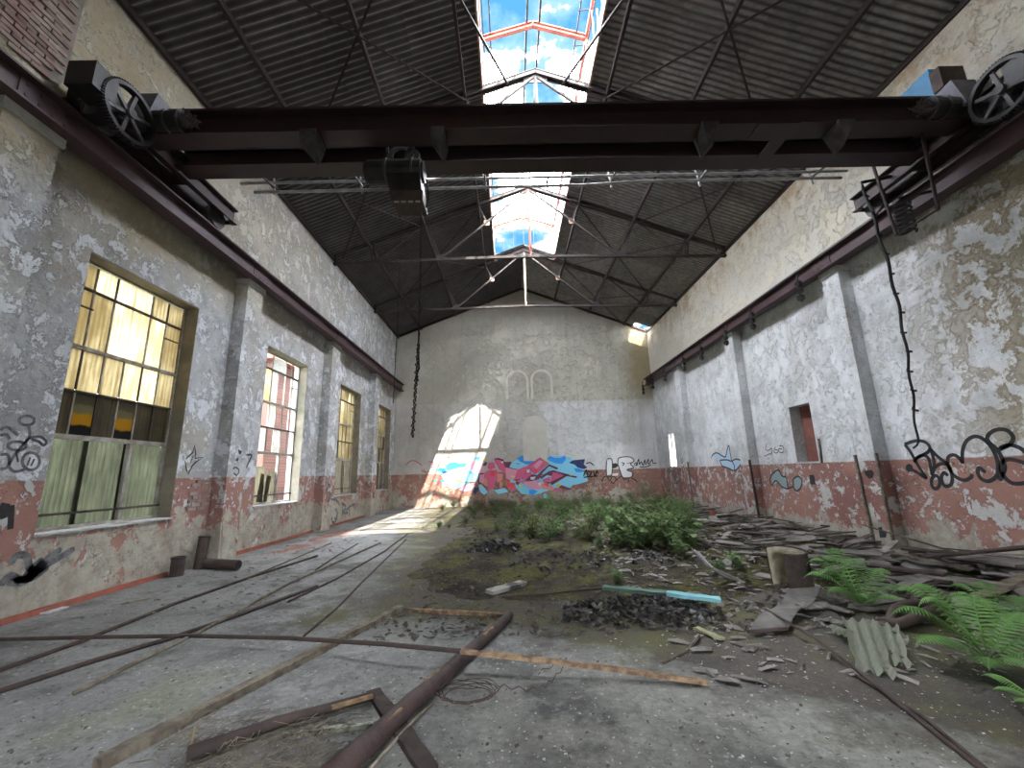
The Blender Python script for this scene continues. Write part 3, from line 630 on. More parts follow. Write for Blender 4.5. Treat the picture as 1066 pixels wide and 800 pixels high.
for k, (y, w_) in enumerate(((9.5, 'just beyond the nearest pilaster'), (11.55, 'above the small blocked opening'), (13.1, 'close before the second pilaster'), (14.9, 'beyond the second pilaster'), (16.5, 'between second and third pilasters'), (18.6, 'just beyond the third pilaster'), (20.3, 'above the bright far slot'), (21.8, 'at the gable end of the rail'))):
    t = thing('cable_hanger', 'black iron cable hanger under right crane rail ' + w_, 'hanger', (RXR-0.2, y, 5.6), 'cable hangers on the right rail')
    MB().bar((RXR-0.14, y, 6.33), (RXR-0.30, y, 6.20), 0.05, 0.02).build('arm', M['black'], t)
    MB().tube([(RXR-0.28, y, 6.22), (RXR-0.30, y+0.03, 5.9), (RXR-0.26, y, 5.5)], 0.022, 6).build('rod', M['black'], t)
    for z in (5.96, 5.78, 5.60): MB().disc((RXR-0.28, y, z), (1, 0, 0.3), 0.08, 0.09, 8).build('insulator', M['black'], t)

# ------------------------------------------------------------------ bridge crane
cr_ = thing('bridge_crane', 'dark old overhead travelling crane spanning the hall', 'crane', (0.9, 6.0, 6.5))
GZ0, GZ1 = 6.78, 7.21
for y, nm in ((5.62, 'near'), (6.29, 'far')):
    g = MB().ibeam((RXL+0.2, y, (GZ0+GZ1)/2), (RXR-0.2, y, (GZ0+GZ1)/2), 0.34, GZ1-GZ0, 0.03, 0.03).build('girder', M['crane'], cr_)
MB().box((RXL+0.2, 5.45, 7.212), (RXR-0.2, 5.6, 7.225)).build('walkway_strip', M['crane'], cr_)
MB().box((3.95, 5.44, 6.755), (4.6, 5.78, 6.778)).build('patch_plate', M['crane'], cr_)
MB().box((4.35, 5.78, 6.76), (4.58, 6.2, 6.778)).build('patch_plate', M['crane'], cr_)
for side, x, gy in ((1, RXL, 4.95), (-1, RXR, 4.80)):
    c = MB()
    for o in (-0.15, 0.15): 
        c.box((x+o-0.012, 4.74, 6.70), (x+o+0.012, 7.72, 7.02))
        for z in (6.70, 7.0): c.box((x+o-0.012, 4.74, z), (x+o+(0.09 if o > 0 else -0.09), 7.72, z+0.02))
    for y in (4.74, 5.5, 6.5, 7.7): c.box((x-0.15, y, 6.72), (x+0.15, y+0.02, 7.0))
    ec = c.build('end_carriage', M['crane'], cr_)
    for y in (5.05, 7.42):
        MB().disc((x, y, 6.69), (1, 0, 0), 0.215, 0.12, 24).build('wheel', M['iron'], ec); MB().ring((x, y, 6.69), (1, 0, 0), 0.19, 0.245, 0.03, 28).build('wheel_flange', M['iron'], ec)
        MB().disc((x+side*0.19, y, 6.69), (1, 0, 0), 0.07, 0.06, 12).build('wheel_cap', M['black'], ec)
    gx = x + side*0.50
    gr = MB().ring((gx, gy, 6.64), (1, 0, 0), 0.345, 0.395, 0.10, 56, 64, 0.028).build('gear_wheel', M['black'], cr_)
    for k in range(6):
        a = k*PI/3 + 0.35; MB().bar((gx, gy+0.05*math.cos(a), 6.64+0.05*math.sin(a)), (gx, gy+0.36*math.cos(a), 6.64+0.36*math.sin(a)), 0.05, 0.03, up=Vector((1,0,0))).build('spoke', M['iron'], gr)
    MB().disc((gx, gy, 6.64), (1, 0, 0), 0.065, 0.14, 16).build('hub', M['iron'], gr)
    MB().tube([(gx-side*0.1, gy, 6.64), (x, gy, 6.64)], 0.035, 10).build('axle', M['iron'], cr_)
    # pinion shaft housing and end box
    MB().box((x+side*0.16, 4.42, 6.57), (x+side*0.52, 4.74, 6.93)).build('end_box', M['black'], cr_)
    MB().box((x+side*0.1, 4.75, 6.45), (x+side*0.36, 4.95, 6.9)).build('bearing_block', M['black'], cr_)
    bx0, bx1 = x+side*0.10, x+side*0.46
    MB().prism([(bx0, 5.22, 6.86), (bx0, 5.80, 6.86), (bx0, 5.72, 7.36), (bx0, 5.34, 7.40)], (bx1-bx0+side*0.02, 0, 0)).build('gear_cover', M['greybox'], cr_)
    MB().tube([(bx1-side*0.05, 5.42, 6.95), (bx1+side*0.42, 5.42, 6.95)], 0.155, 16).build('motor', M['black'], cr_)
    nm = MB()
    for k in range(46):
        c0 = Vector((bx1+side*0.5, 5.40, 6.95)); p = [c0 + Vector((random.gauss(0, .06), random.gauss(0, .06), random.gauss(0, .06))) for q in range(4)]; nm.tube(p, 0.009, 4)
    nm.build('wire_tangle', M['nest'], cr_)
    MB().ring((bx1+side*0.2, 5.42, 6.95), (1, 0, 0), 0.15, 0.175, 0.03, 20).build('motor_band', M['iron'], cr_); MB().ring((bx1+side*0.40, 5.42, 6.95), (1, 0, 0), 0.09, 0.17, 0.03, 20).build('motor_band', M['iron'], cr_)
    MB().box((x+side*0.05, 5.3, 7.02), (x+side*0.3, 6.55, 7.06)).build('mounting_plate', M['crane'], cr_)
# funnel-shaped cable guides under the near girder
for x, s in ((-2.95, 1), (-0.98, 0.7), (3.2, -1), (5.3, -1)):
    w2 = 0.10*abs(s) + 0.03
    m = MB().add([(x-w2, 5.42, 6.80), (x+w2, 5.42, 6.80), (x+0.05*s, 5.5, 6.40), (x-w2, 5.78, 6.80), (x+w2, 5.78, 6.80), (x+0.12*s, 5.62, 6.30), (x-w2*1.25, 5.55, 6.62), (x+w2*1.35*(1 if s > 0 else .8), 5.68, 6.60)],
                 [(0, 1, 2), (0, 2, 5, 6), (1, 7, 5, 2), (3, 6, 5), (4, 5, 7), (0, 6, 3), (1, 4, 7)])
    m.build('cable_guide', M['iron'], cr_)
# twin conductor pipes behind the girders
cp = MB().tube([(-5.3, 7.45, 7.46), (0.5, 7.45, 7.475), (7.05, 7.45, 7.485)], 0.028, 8).build('conductor_pipe', M['galv'], cr_)
cp2 = MB().tube([(-5.0, 7.45, 7.25), (1.6, 7.45, 7.275), (2.9, 7.45, 7.34), (6.9, 7.45, 7.33)], 0.030, 8).build('conductor_pipe', M['galv'], cr_)
for x in (-4.6, -2.85, -0.35, 0.9, 2.2, 4.0, 6.3): MB().bar((x-0.04, 6.40, 7.19), (x, 7.47, 7.36), 0.03, 0.03).build('pipe_arm', M['crane'], cr_); MB().bar((x, 7.46, 7.20), (x-0.05, 7.46, 7.58), 0.03, 0.03).build('pipe_clamp', M['galv'], cr_)
# right end: hanging rod frame, spring collector, blue box
fx = 6.76
for a, b in (((fx, 5.72, 6.98), (fx, 5.78, 5.45)), ((fx, 6.62, 6.98), (fx, 6.50, 5.45)), ((fx, 5.78, 5.45), (fx, 6.50, 5.45))):
    MB().tube([a, b], 0.026 if a[2] > 6 else 0.016, 8).build('hanging_frame_rod', M['crane'], cr_)
sp = MB(); sp.tube([(fx+0.12+0.10*math.cos(a*0.55), 6.42+0.13*math.sin(a*0.55), 6.02-a*0.0075) for a in range(0, 80)], 0.022, 6); sp.build('collector_coil', M['black'], cr_)
MB().tube([(fx+0.02, 6.34, 6.05), (fx+0.5, 6.2, 6.08)], 0.025, 6).build('collector_arm', M['black'], cr_)
bb = thing('control_box', 'blue sheet metal control box on top of the crane right end', 'box', (7.25, 5.9, 7.36))
MB().box((7.02, 5.62, 7.40), (7.42, 6.8, 7.92)).build('body', M['blue'], bb); MB().box((7.0, 5.46, 7.42), (7.40, 5.62, 7.80)).build('cover', M['rust'], bb); MB().box((7.05, 5.6, 7.06), (7.4, 6.2, 7.40)).build('bracket', M['crane'], bb)

# ------------------------------------------------------------------ hoist under the far girder
hx, hy = -2.02, 6.95
ho = thing('chain_hoist', 'black electric hoist hanging from the crane girder', 'hoist', (hx, hy, 6.5))
MB().tube([(hx-0.46, hy, 7.22), (hx+0.40, hy, 7.22)], 0.20, 20).build('drum', M['black'], ho, smooth=False)
for q in (-0.47, 0.40): MB().disc((hx+q, hy, 7.22), (1, 0, 0), 0.17, 0.08, 18).build('drum_end', M['black'], ho)
for q in (-0.16, 0.26):
    MB().ring((hx+q, hy, 7.22), (1, 0, 0), 0.195, 0.225, 0.03, 24).build('clamp_band', M['iron'], ho); MB().bar((hx+q, hy, 7.40), (hx+q-0.03, hy, 7.72), 0.05, 0.03).build('suspension_lug', M['iron'], ho)
MB().ring((hx+0.06, hy-0.02, 7.52), (0, 1, 0), 0.14, 0.20, 0.06, 26).build('trolley_wheel', M['iron'], ho); MB().ring((hx+0.24, hy-0.02, 7.52), (0, 1, 0), 0.06, 0.12, 0.06, 20).build('trolley_wheel', M['iron'], ho)
MB().prism([(hx-0.14, hy-0.18, 7.08), (hx+0.40, hy-0.18, 7.08), (hx+0.44, hy-0.18, 6.74), (hx-0.06, hy-0.18, 6.74)], (0, 0.36, 0)).build('gearbox', M['black'], ho)
tr = MB().prism([(hx-0.08, hy-0.20, 6.74), (hx+0.46, hy-0.20, 6.74), (hx+0.46, hy-0.20, 6.56), (hx-0.02, hy-0.20, 6.56)], (0, 0.40, 0)).build('chain_bucket', M['rust'], ho)
for q in range(4): MB().box((hx+0.02+q*0.11, hy-0.205, 6.53), (hx+0.09+q*0.11, hy-0.19, 6.555)).build('bucket_clip', M['galv'], tr)
MB().tube([(hx+0.5, hy-0.1, 7.0), (hx+0.53, hy-0.1, 6.7), (hx+0.50, hy-0.1, 6.5)], 0.015, 6).build('limit_cable', M['rope'], ho)
ho.location += Vector((0.30, -0.97, -0.77))
cb = thing('pendant_cable', 'long black pendant cable dangling from the hoist', 'cable', (hx+0.40, hy, 2.4))
MB().tube([(hx+0.40, hy, 6.56), (hx+0.41, hy, 5.2), (hx+0.40, hy, 4.2), (hx+0.42, hy, 3.9)], 0.012, 6).build('cable', M['rope'], cb)
MB().tube([(hx+0.10, hy, 6.56), (hx+0.08, hy, 4.9), (hx+0.06, hy, 3.4)], 0.005, 5).build('pull_string', M['rope'], cb)
m = MB()
for k in range(46):
    z = 4.27 - k*0.030; m.ring((hx+0.40-0.0012*k + 0.008*math.sin(k*1.7), hy, z), (1, 0, 0) if k % 2 else (0, 1, 0), 0.010, 0.025, 0.018, 8)
m.build('chain', M['rope'], cb)
for z, dx2 in ((4.95, 0.03), (4.6, -0.02), (3.9, -0.04)): MB().tube([(hx+0.41, hy, z), (hx+0.42+dx2, hy, z-0.10), (hx+0.41, hy, z-0.18)], 0.014, 5).build('wrap', M['rope'], cb)
cb.location += Vector((0.30, -0.97, -0.77))
# knotted cable on the right
rc = thing('hanging_cable', 'thick black knotted cable hanging from right crane end down the wall', 'cable', (6.72, 6.85, 1.95))
top = Vector((6.72, 6.82, 6.82)); pts = []
for k in range(41):
    f = k/40; p = PX(897 + (958-897)*f + (10*math.sin(f*PI*1.1) if f > 0 else 0) * 0.9, 190 + 270*f, 'x', 6.72); p.y += 0.02*math.sin(k*0.9); pts.append(p)
pts.insert(0, Vector((7.27, 6.84, 6.86)))
MB().tube(pts, 0.03, 7, r1=0.016).build('cable', M['rope'], rc, smooth=True)
MB().tube([pts[-1], pts[-1]+Vector((0, 0.05, -0.06)), pts[-1]+Vector((0, 0.12, -0.10))], 0.014, 6).build('cable_end', M['rope'], rc)
for k in range(3, 38, 3):
    p = pts[k]; MB().tube([p + Vector((-.03, -.03, 0.03)), p + Vector((0.02, 0.04, 0)), p + Vector((0.03, -0.035, -0.03))], 0.02, 5).build('wrap', M['rope'], rc)

# ------------------------------------------------------------------ graffiti (flat paint on the plaster)
def smooth_line(pts, n=6):
    if len(pts) < 3: return pts
    out = []
    for i in range(len(pts)-1):
        p0, p1, p2, p3 = (np.array(pts[max(i-1, 0)], float), np.array(pts[i], float), np.array(pts[i+1], float), np.array(pts[min(i+2, len(pts)-1)], float))
        for k in range(n):
            t_ = k/n; out.append(tuple(0.5*((2*p1) + (-p0+p2)*t_ + (2*p0-5*p1+4*p2-p3)*t_**2 + (-p0+3*p1-3*p2+p3)*t_**3)))
    out.append(tuple(pts[-1])); return out
class Paint:
    """collects strokes and filled shapes lying on one wall plane"""
    def __init__(s, axis, v, nrm): s.axis, s.v, s.n = axis, v, Vector(nrm)
    def w(s, p, lift): q = PX(p[0], p[1], s.axis, s.v); return q + s.n*lift
    def strokes(s, m, lines, width, lift=0.003, f=lambda p: p, smooth=True):
        for ln in lines:
            pts = [f(p) for p in ln]; pts = smooth_line(pts) if smooth else pts
            P = [s.w(p, lift) for p in pts]; vs = []
            for i, p in enumerate(P):
                d = (P[min(i+1, len(P)-1)] - P[max(i-1, 0)]).normalized(); sd = d.cross(s.n).normalized()
                k = 1.0 if 0 < i < len(P)-1 else 0.6
                vs += [p - sd*width*k/2, p + sd*width*k/2]
            m.add(vs, [(2*i, 2*i+1, 2*i+3, 2*i+2) for i in range(len(P)-1)])
    def fill(s, m, poly, lift=0.003, f=lambda p: p):
        P = [s.w(f(p), lift) for p in poly]; n = len(P); m.add(P, [tuple(range(n))])
cropf = lambda ox, oy, sc: (lambda p: (ox + p[0]/sc, oy + p[1]/sc))
circ = lambda cx, cy, rx, ry, a0=0, a1=360, n=14: [(cx + rx*math.cos(math.radians(a0+(a1-a0)*k/n)), cy + ry*math.sin(math.radians(a0+(a1-a0)*k/n))) for k in range(n+1)]

# big black tag on the near right wall
pr = Paint('x', XR, (-1, 0, 0)); f = cropf(920, 430, 7.30); m = MB()
pr.strokes(m, [[(160,240),(215,220),(270,212),(320,225),(350,260),(340,295),(300,320),(250,345)], [(160,240),(200,290),(240,360),(280,430),(330,500)],
  [(200,425),(250,450),(290,475),(330,500)], [(235,380),(250,345),(300,322),(340,345),(355,400),(370,480)], [(350,260),(375,330),(385,400),(370,470)], [(350,270),(420,340),(490,392)],
  circ(395,528,32,50), [(490,480),(460,455),(440,490),(450,540),(480,560),(515,540),(520,480),(490,400),(430,390),(385,420)], [(490,400),(490,340),(530,320),(570,340),(605,385)],
  [(490,400),(520,460),(570,500),(620,512),(665,490),(670,465)], [(600,385),(600,290),(630,215),(690,180),(750,195),(810,250),(850,320),(870,400),(860,480),(800,520),(740,500),(715,450),(730,420),(775,455)],
  [(880,515),(905,470),(920,400),(870,290),(800,220),(790,180),(830,140),(890,125),(950,140),(985,190),(960,240),(900,270),(870,280)], [(880,270),(950,245),(1020,260),(1066,290),(1120,350)],
  [(1120,400),(1066,380),(1000,360),(940,355),(900,380),(890,430),(920,490),(980,535),(1066,535),(1120,510)]], 0.062, 0.003, f)
pr.fill(m, [f(p) for p in circ(195,418,28,30)], 0.004)
tag(m.build('graffiti_tag', M['spray']), 'large looping black spray tag across the near right wall', 'graffiti', 'black tags')
# small purple outline tag and blue throw-ups on the right wall
f = cropf(700, 440, 6.6625)
m = MB(); pr.strokes(m, [[(655,155),(645,185),(665,195),(690,180),(690,215),(670,220),(640,235)], [(715,170),(705,205),(725,212),(735,195),(712,190)], [(740,165),(760,162),(772,180),(770,205),(745,208),(738,185),(760,185)]], 0.03, 0.003, f)
tag(m.build('graffiti_tag', M['spray_grey']), 'small thin scribbled tag right of the second right pilaster', 'graffiti', 'black tags')
t = thing('blue_graffiti', 'pale blue winged graffiti left of the second right pilaster', 'graffiti', (XR, 14.5, 1.5))
m = MB(); pr.fill(m, [(270,230),(310,212),(365,240),(375,215),(392,185),(405,215),(412,265),(440,255),(485,270),(470,300),(430,335),(380,315),(340,295),(330,262)], 0.003, f); m.build('fill', M['p_paleblue'], t)
m = MB(); pr.strokes(m, [[(270,250),(280,225),(310,212),(365,240),(378,200),(392,160),(402,215),(412,265)], [(330,262),(345,300),(390,318),(430,335),(465,305),(485,270),(440,255),(412,268),(375,260),(330,262)], [(412,268),(430,300),(430,335)]], 0.05, 0.005, f); m.build('outline', M['p_black'], t)
m = MB(); pr.strokes(m, [[(260,380),(265,340),(320,345),(360,375),(370,400)], [(370,400),(390,365),(430,370),(435,400)], [(450,380),(470,360),(480,400),(450,440),(465,480)], [(500,360),(485,410),(495,470),(470,520)]], 0.03, 0.003, f)
tag(m.build('graffiti_tag', M['spray_grey']), 'faded dark squiggles on red dado below the blue winged graffiti', 'graffiti', 'black tags')
t = thing('blue_graffiti', 'grey-blue outlined graffiti on red dado below the blocked opening', 'graffiti', (XR, 12, 1))
m = MB(); pr.fill(m, [(690,370),(730,340),(770,375),(800,420),(800,455),(760,440),(720,410),(690,430)], 0.003, f); pr.fill(m, [(840,395),(875,378),(895,405),(885,450),(860,470),(845,440)], 0.003, f); m.build('fill', M['p_teal'], t)
m = MB(); pr.strokes(m, [[(690,440),(678,400),(690,365),(735,330),(760,370),(790,385),(800,440),(800,460),(760,445),(720,405),(690,440)], ], 0.045, 0.005, f); m.build('outline', M['p_black'], t); m = MB(); pr.strokes(m, [[(800,460),(840,440),(840,395),(875,375),(900,405),(890,455),(860,475),(838,445)], ], 0.045, 0.005, f); m.build('outline', M['p_black'], t)
m = MB(); f = cropf(670, 440, 8)
pr.strokes(m, [[(310,290),(320,340),(340,300),(345,360),(320,370)], [(330,290),(310,330)], [(470,290),(475,345)], [(215,380),(210,430),(240,400),(250,460),(280,420)], [(280,380),(240,440),(290,500),(300,450)], [(250,500),(300,520),(280,560)]], 0.05, 0.003, f)
tag(m.build('graffiti_tag', M['spray_grey']), 'dark scrawl around the third right pilaster near the bright slot', 'graffiti', 'black tags')
m = MB(); pr2 = Paint('x', XR-0.28, (-1, 0, 0)); f = cropf(870, 480, 8)
pr2.fill(m, [f(p) for p in [(235,85),(300,75),(322,100),(310,140),(280,150),(250,120)]], 0.003); tag(m.build('paint_blot', M['spray']), 'black paint blot high on the nearest right pilaster', 'graffiti'); m = MB(); pr2.fill(m, [f(p) for p in [(355,555),(385,550),(395,590),(425,600),(420,640),(370,640),(362,600)]], 0.003)
tag(m.build('paint_blot', M['spray']), 'black paint blot low on the nearest right pilaster', 'graffiti')

# left wall tags
pl = Paint('x', XL, (1, 0, 0)); f = cropf(0, 420, 4)
m = MB(); pl.strokes(m, [circ(110,72,32,20), [(0,112),(30,100),(75,135)], [(0,135),(25,130),(40,150)], circ(70,178,38,18), [(105,165),(120,145),(165,140),(192,160),(180,175),(160,160),(130,150)], [(115,85),(120,140),(60,215),(35,260)], [(65,200),(75,245)],
   [(0,215),(30,215),(38,245),(25,270),(0,275)], circ(128,242,36,36), [(112,260),(125,225)], [(128,262),(142,232)], [(35,265),(60,285),(105,275)]], 0.035, 0.003, f)
tag(m.build('graffiti_tag', M['spray_grey']), 'looping black tag on whitewash left of the nearest window', 'graffiti', 'black tags')
m = MB(); pl.strokes(m, [[(0,760),(40,720),(90,735),(130,690),(180,650)], [(40,670),(70,635),(110,640),(125,690),(160,690)], [(30,745),(100,745),(170,690),(235,650),(310,605)], [(100,740),(150,690),(200,645),(255,605)], [(60,735),(130,730),(200,680)]], 0.085, 0.003, f)
tag(m.build('graffiti_tag', M['spray_grey']), 'thick smeared black scribble on plaster below the nearest window', 'graffiti', 'black tags')
m = MB(); pl.strokes(m, [[(0,425),(20,430),(15,470),(0,475)], [(48,425),(42,525)]], 0.11, 0.003, f, False)
tag(m.build('graffiti_tag', M['spray']), 'blunt black letter strokes on red dado at the left edge', 'graffiti', 'black tags')
m = MB(); f = cropf(170, 440, 8); pl.strokes(m, [[(185,305),(245,250),(258,190),(268,260),(262,300)], [(262,300),(335,290),(270,330),(240,360),(205,430),(190,390),(180,320)], [(225,335),(250,275)]], 0.035, 0.003, f, False)
tag(m.build('graffiti_tag', M['spray']), 'angular black arrow tag between nearest window and pilaster', 'graffiti', 'black tags')
m = MB(); plp = Paint('x', XL+0.28, (1, 0, 0)); plp.fill(m, [f(p) for p in [(620,225),(655,240),(640,270),(628,262)]], 0.003); plp.fill(m, [f(p) for p in [(612,300),(625,290),(622,325),(600,322)]], 0.003); plp.strokes(m, [[(580,390),(600,375),(630,400),(610,440),(585,420)]], 0.03, 0.003, f)
pl.strokes(m, [[(690,270),(735,275),(715,320),(690,380)], [(700,190),(690,260)]], 0.04, 0.003, f)
tag(m.build('graffiti_tag', M['spray']), 'small black marks around the second left pilaster', 'graffiti', 'black tags')
m = MB(); f = cropf(330, 470, 10)
pl.strokes(m, [[(150,500),(200,510),(235,560)], [(150,690),(160,740),(190,730),(185,690)], [(190,600),(210,640),(190,740)], [(215,640),(205,720)], [(255,540),(300,580),(270,640),(320,640)], [(300,620),(350,570),(400,550)], [(330,560),(340,680)], [(380,540),(400,620)], [(270,560),(260,680)]], 0.09, 0.003, f)
tag(m.build('graffiti_tag', M['spray_grey']), 'jagged black tag under the third left window', 'graffiti', 'black tags'); m = MB(); plp.strokes(m, [[(125,255),(115,340)], [(105,340),(135,360),(100,400),(110,520),(140,440),(110,430)], [(80,590),(95,640)], [(90,660),(85,700)]], 0.09, 0.003, f)
tag(m.build('graffiti_tag', M['spray_grey']), 'narrow vertical black tag on the third left pilaster', 'graffiti', 'black tags')

# the colourful mural on the gable
mu = thing('graffiti_mural', 'colourful pink and blue graffiti mural on the gable wall', 'mural', (2.0, YB, 1.0))
pb = Paint('y', YB, (0, -1, 0)); f1 = cropf(440, 465, 11.84); f2 = cropf(520, 465, 9.69); lift = [0.002]
def shape(nm, mt, polys, f):
    lift[0] += 0.0006
    for p in polys:
        m = MB(); pb.fill(m, p, lift[0], f); m.build(nm, M[mt], mu)
shape('sky_ground', 'p_sky', [[(110,170),(180,130),(230,90),(330,120),(400,95),(520,100),(640,95),(720,110),(760,180),(830,240),(880,290),(890,350),(800,380),(740,390),(700,430),(560,420),(480,450),(350,490),(220,480),(180,430),(100,380),(60,250)]], f2)
shape('pale_ground', 'p_sky', [[(210,330),(240,290),(330,200),(520,190),(640,260),(700,330),(660,430),(560,450),(400,530),(330,510),(270,420)], [(620,130),(720,120),(740,200),(690,210)], [(690,490),(720,460),(800,560),(760,600),(710,560)], [(880,540),(1010,510),(1060,560),(930,590)], [(250,440),(340,480),(240,500)]], f1)
shape('blue_cloud', 'p_blue', [[(180,120),(230,90),(280,125),(350,105),(385,130),(340,180),(270,180),(200,150)], [(470,125),(510,100),(560,118),(620,115),(660,92),(670,130),(630,175),(560,170),(500,140)], [(750,220),(800,225),(850,240),(830,262),(770,258)], [(300,440),(340,435),(385,455),(340,490),(300,480)]], f2)
shape('cyan_cloud', 'p_cyan', [[(285,235),(330,205),(400,195),(445,215),(540,210),(530,245),(440,260),(330,295),(290,280)]], f1)
shape('navy_blob', 'p_navy', [[(700,165),(740,140),(790,135),(862,128),(850,180),(885,215),(850,230),(790,215),(760,185)]], f2)
shape('navy_blob', 'p_navy', [[(620,570),(640,510),(685,500),(690,540),(650,590)], [(230,310),(270,290),(310,320),(260,340)]], f1)
shape('blue_blob', 'p_blue', [[(175,295),(215,260),(300,290),(240,320)], [(135,430),(160,405),(190,412),(150,440)], [(215,425),(245,408),(270,425),(235,445)], [(640,140),(700,130),(700,165),(650,160)]], f1)
shape('lilac_letters', 'p_lilac', [[(290,385),(360,330),(450,290),(540,290),(520,350),(460,410),(380,400)], [(530,230),(600,190),(680,260),(690,330),(620,310)], [(450,530),(520,480),(640,480),(600,540),(510,560)]], f1)
shape('maroon_shadow', 'p_maroon', [[(880,150),(930,140),(1000,165),(1000,230),(940,260),(900,210)], [(730,240),(770,190),(800,200),(780,240)], [(1000,190),(1066,190),(1066,260),(1010,240)], [(800,250),(840,240),(850,270)], [(690,340),(750,330),(720,470),(680,460)], [(820,400),(840,395),(840,480)], [(880,400),(910,400),(905,450),(885,450)]], f1)
shape('maroon_shadow', 'p_maroon', [[(50,160),(125,155),(95,215),(55,205)], [(380,290),(430,240),(500,180),(590,215),(580,235),(500,200),(440,260),(400,330),(320,350),(250,330),(240,300),(330,280)], [(400,310),(500,250),(540,240),(650,270),(785,305),(770,318),(680,300),(530,390),(510,370),(530,300),(480,290),(420,330)], [(600,385),(640,395),(730,430),(690,440),(600,420)], [(80,260),(150,255),(120,280),(70,280)], [(160,330),(210,325),(200,400),(165,380)]], f2)
shape('pink_letters', 'p_pink', [[(0,150),(45,150),(60,210),(180,235),(270,200),(380,130),(410,115),(495,175),(400,260),(360,285),(300,240),(240,290),(150,345),(130,290),(60,280),(20,210)], [(130,330),(250,345),(330,345),(260,380),(150,350)], [(540,260),(580,255),(655,292),(520,355),(515,330)], [(75,360),(160,370),(165,440),(110,450)]], f2)
shape('pink_letters', 'p_pink', [[(890,160),(960,170),(1010,240),(1066,290),(1066,340),(1000,330),(930,270)], [(810,200),(880,195),(900,260),(840,290),(800,270)], [(760,330),(810,290),(920,290),(930,360),(870,520),(810,545),(800,400),(760,380)]], f1)
shape('rose_letters', 'p_rose', [[(240,360),(330,350),(420,345),(430,420),(390,440),(290,420)], [(340,200),(400,140),(440,150),(380,230)]], f2)
shape('rose_letters', 'p_rose', [[(470,380),(460,330),(510,300),(540,290),(500,400)], [(470,500),(560,465),(640,450),(610,500),(520,520)]], f1)
shape('salmon_letters', 'p_salmon', [[(420,390),(460,360),(530,400),(560,440),(440,430)], [(0,350),(40,380),(10,420),(0,410)], [(230,290),(280,300),(270,330),(220,320)]], f2)
shape('salmon_letters', 'p_salmon', [[(620,190),(680,200),(690,250),(640,240)], [(750,400),(790,390),(800,500),(750,470)], [(920,330),(990,340),(980,420),(920,440)], [(250,500),(330,520),(280,550)]], f1)
shape('red_letters', 'p_red', [[(195,235),(240,220),(230,275),(190,270)], [(80,370),(150,375),(140,410),(90,410)], [(340,240),(385,225),(370,265)], [(440,380),(500,365),(490,410)]], f2)
shape('red_letters', 'p_red', [[(835,310),(895,305),(890,365),(840,370)], [(1040,450),(1066,445),(1066,520),(1045,520)]], f1)
shape('pink_letters', 'p_pink', [[(185,250),(245,205),(300,215),(330,280),(262,335),(195,325)], [(430,335),(505,305),(520,360),(440,352)], [(560,415),(620,425),(600,450),(540,445)]], f2)
shape('rose_letters', 'p_rose', [[(62,215),(178,240),(150,330),(66,325)], [(300,370),(390,360),(385,425),(310,415)]], f2)
shape('rose_letters', 'p_rose', [[(560,180),(690,185),(750,240),(715,330),(650,330)], [(700,350),(760,345),(750,460),(700,440)], [(300,420),(380,440),(430,470),(330,480)]], f1)
shape('maroon_shadow', 'p_maroon', [[(262,335),(330,282),(345,300),(280,350)], [(150,335),(190,330),(180,350)], [(420,352),(520,362),(500,374)]], f2)
shape('red_letters', 'p_red', [[(60,330),(110,335),(100,370)], [(255,225),(285,235),(265,260)]], f2)
shape('yellow_marks', 'p_yellow', [[(440,125),(490,155),(470,165)], [(110,290),(155,305),(130,320)], [(190,375),(230,400),(200,420)], [(560,385),(600,375),(625,390),(600,408)], [(690,285),(740,290),(730,300)]], f2)
shape('yellow_marks', 'p_yellow', [[(355,400),(490,420),(480,440),(430,430)], [(740,160),(780,165),(750,185)]], f1)
shape('white_marks', 'p_white', [[(270,235),(300,230),(305,260),(275,265)], [(310,310),(365,305),(350,335),(315,335)], [(10,150),(40,150),(30,175)], [(385,370),(420,360),(410,410)]], f2)
lift[0] += 0.002
for ln in ([(0,120),(45,150),(55,205),(180,232)], [(300,200),(410,115),(495,178)], [(250,290),(300,210),(360,285)], [(215,325),(260,345),(330,348)], [(655,292),(540,255),(420,290)], [(165,170),(205,175),(180,185)]):
    m = MB(); pb.strokes(m, [ln], 0.035, lift[0], f2, False); m.build('outline', M['p_maroon'], mu)
for ln in ([(380,530),(480,440),(640,440),(690,330)], [(290,385),(420,310),(540,280)], [(885,150),(1000,160)], [(540,290),(650,360)]):
    m = MB(); pb.strokes(m, [ln], 0.03, lift[0], f1, False); m.build('outline', M['p_maroon'], mu)
shape('lone_patch', 'p_sky', [[(445,475),(480,475),(480,525),(445,520)]], f2)
# faint pink scribble, left of the mural
m = MB(); f = cropf(400, 400, 5); pb.strokes(m, [[(110,425),(140,400),(170,405),(195,425)], [(195,450),(215,460),(235,455)], [(205,445),(225,470)], [(230,405),(255,410),(245,440)]], 0.05, 0.003, f)
tag(m.build('graffiti_tag', M['p_magenta']), 'faint crimson scribble on the gable left of the mural', 'graffiti')
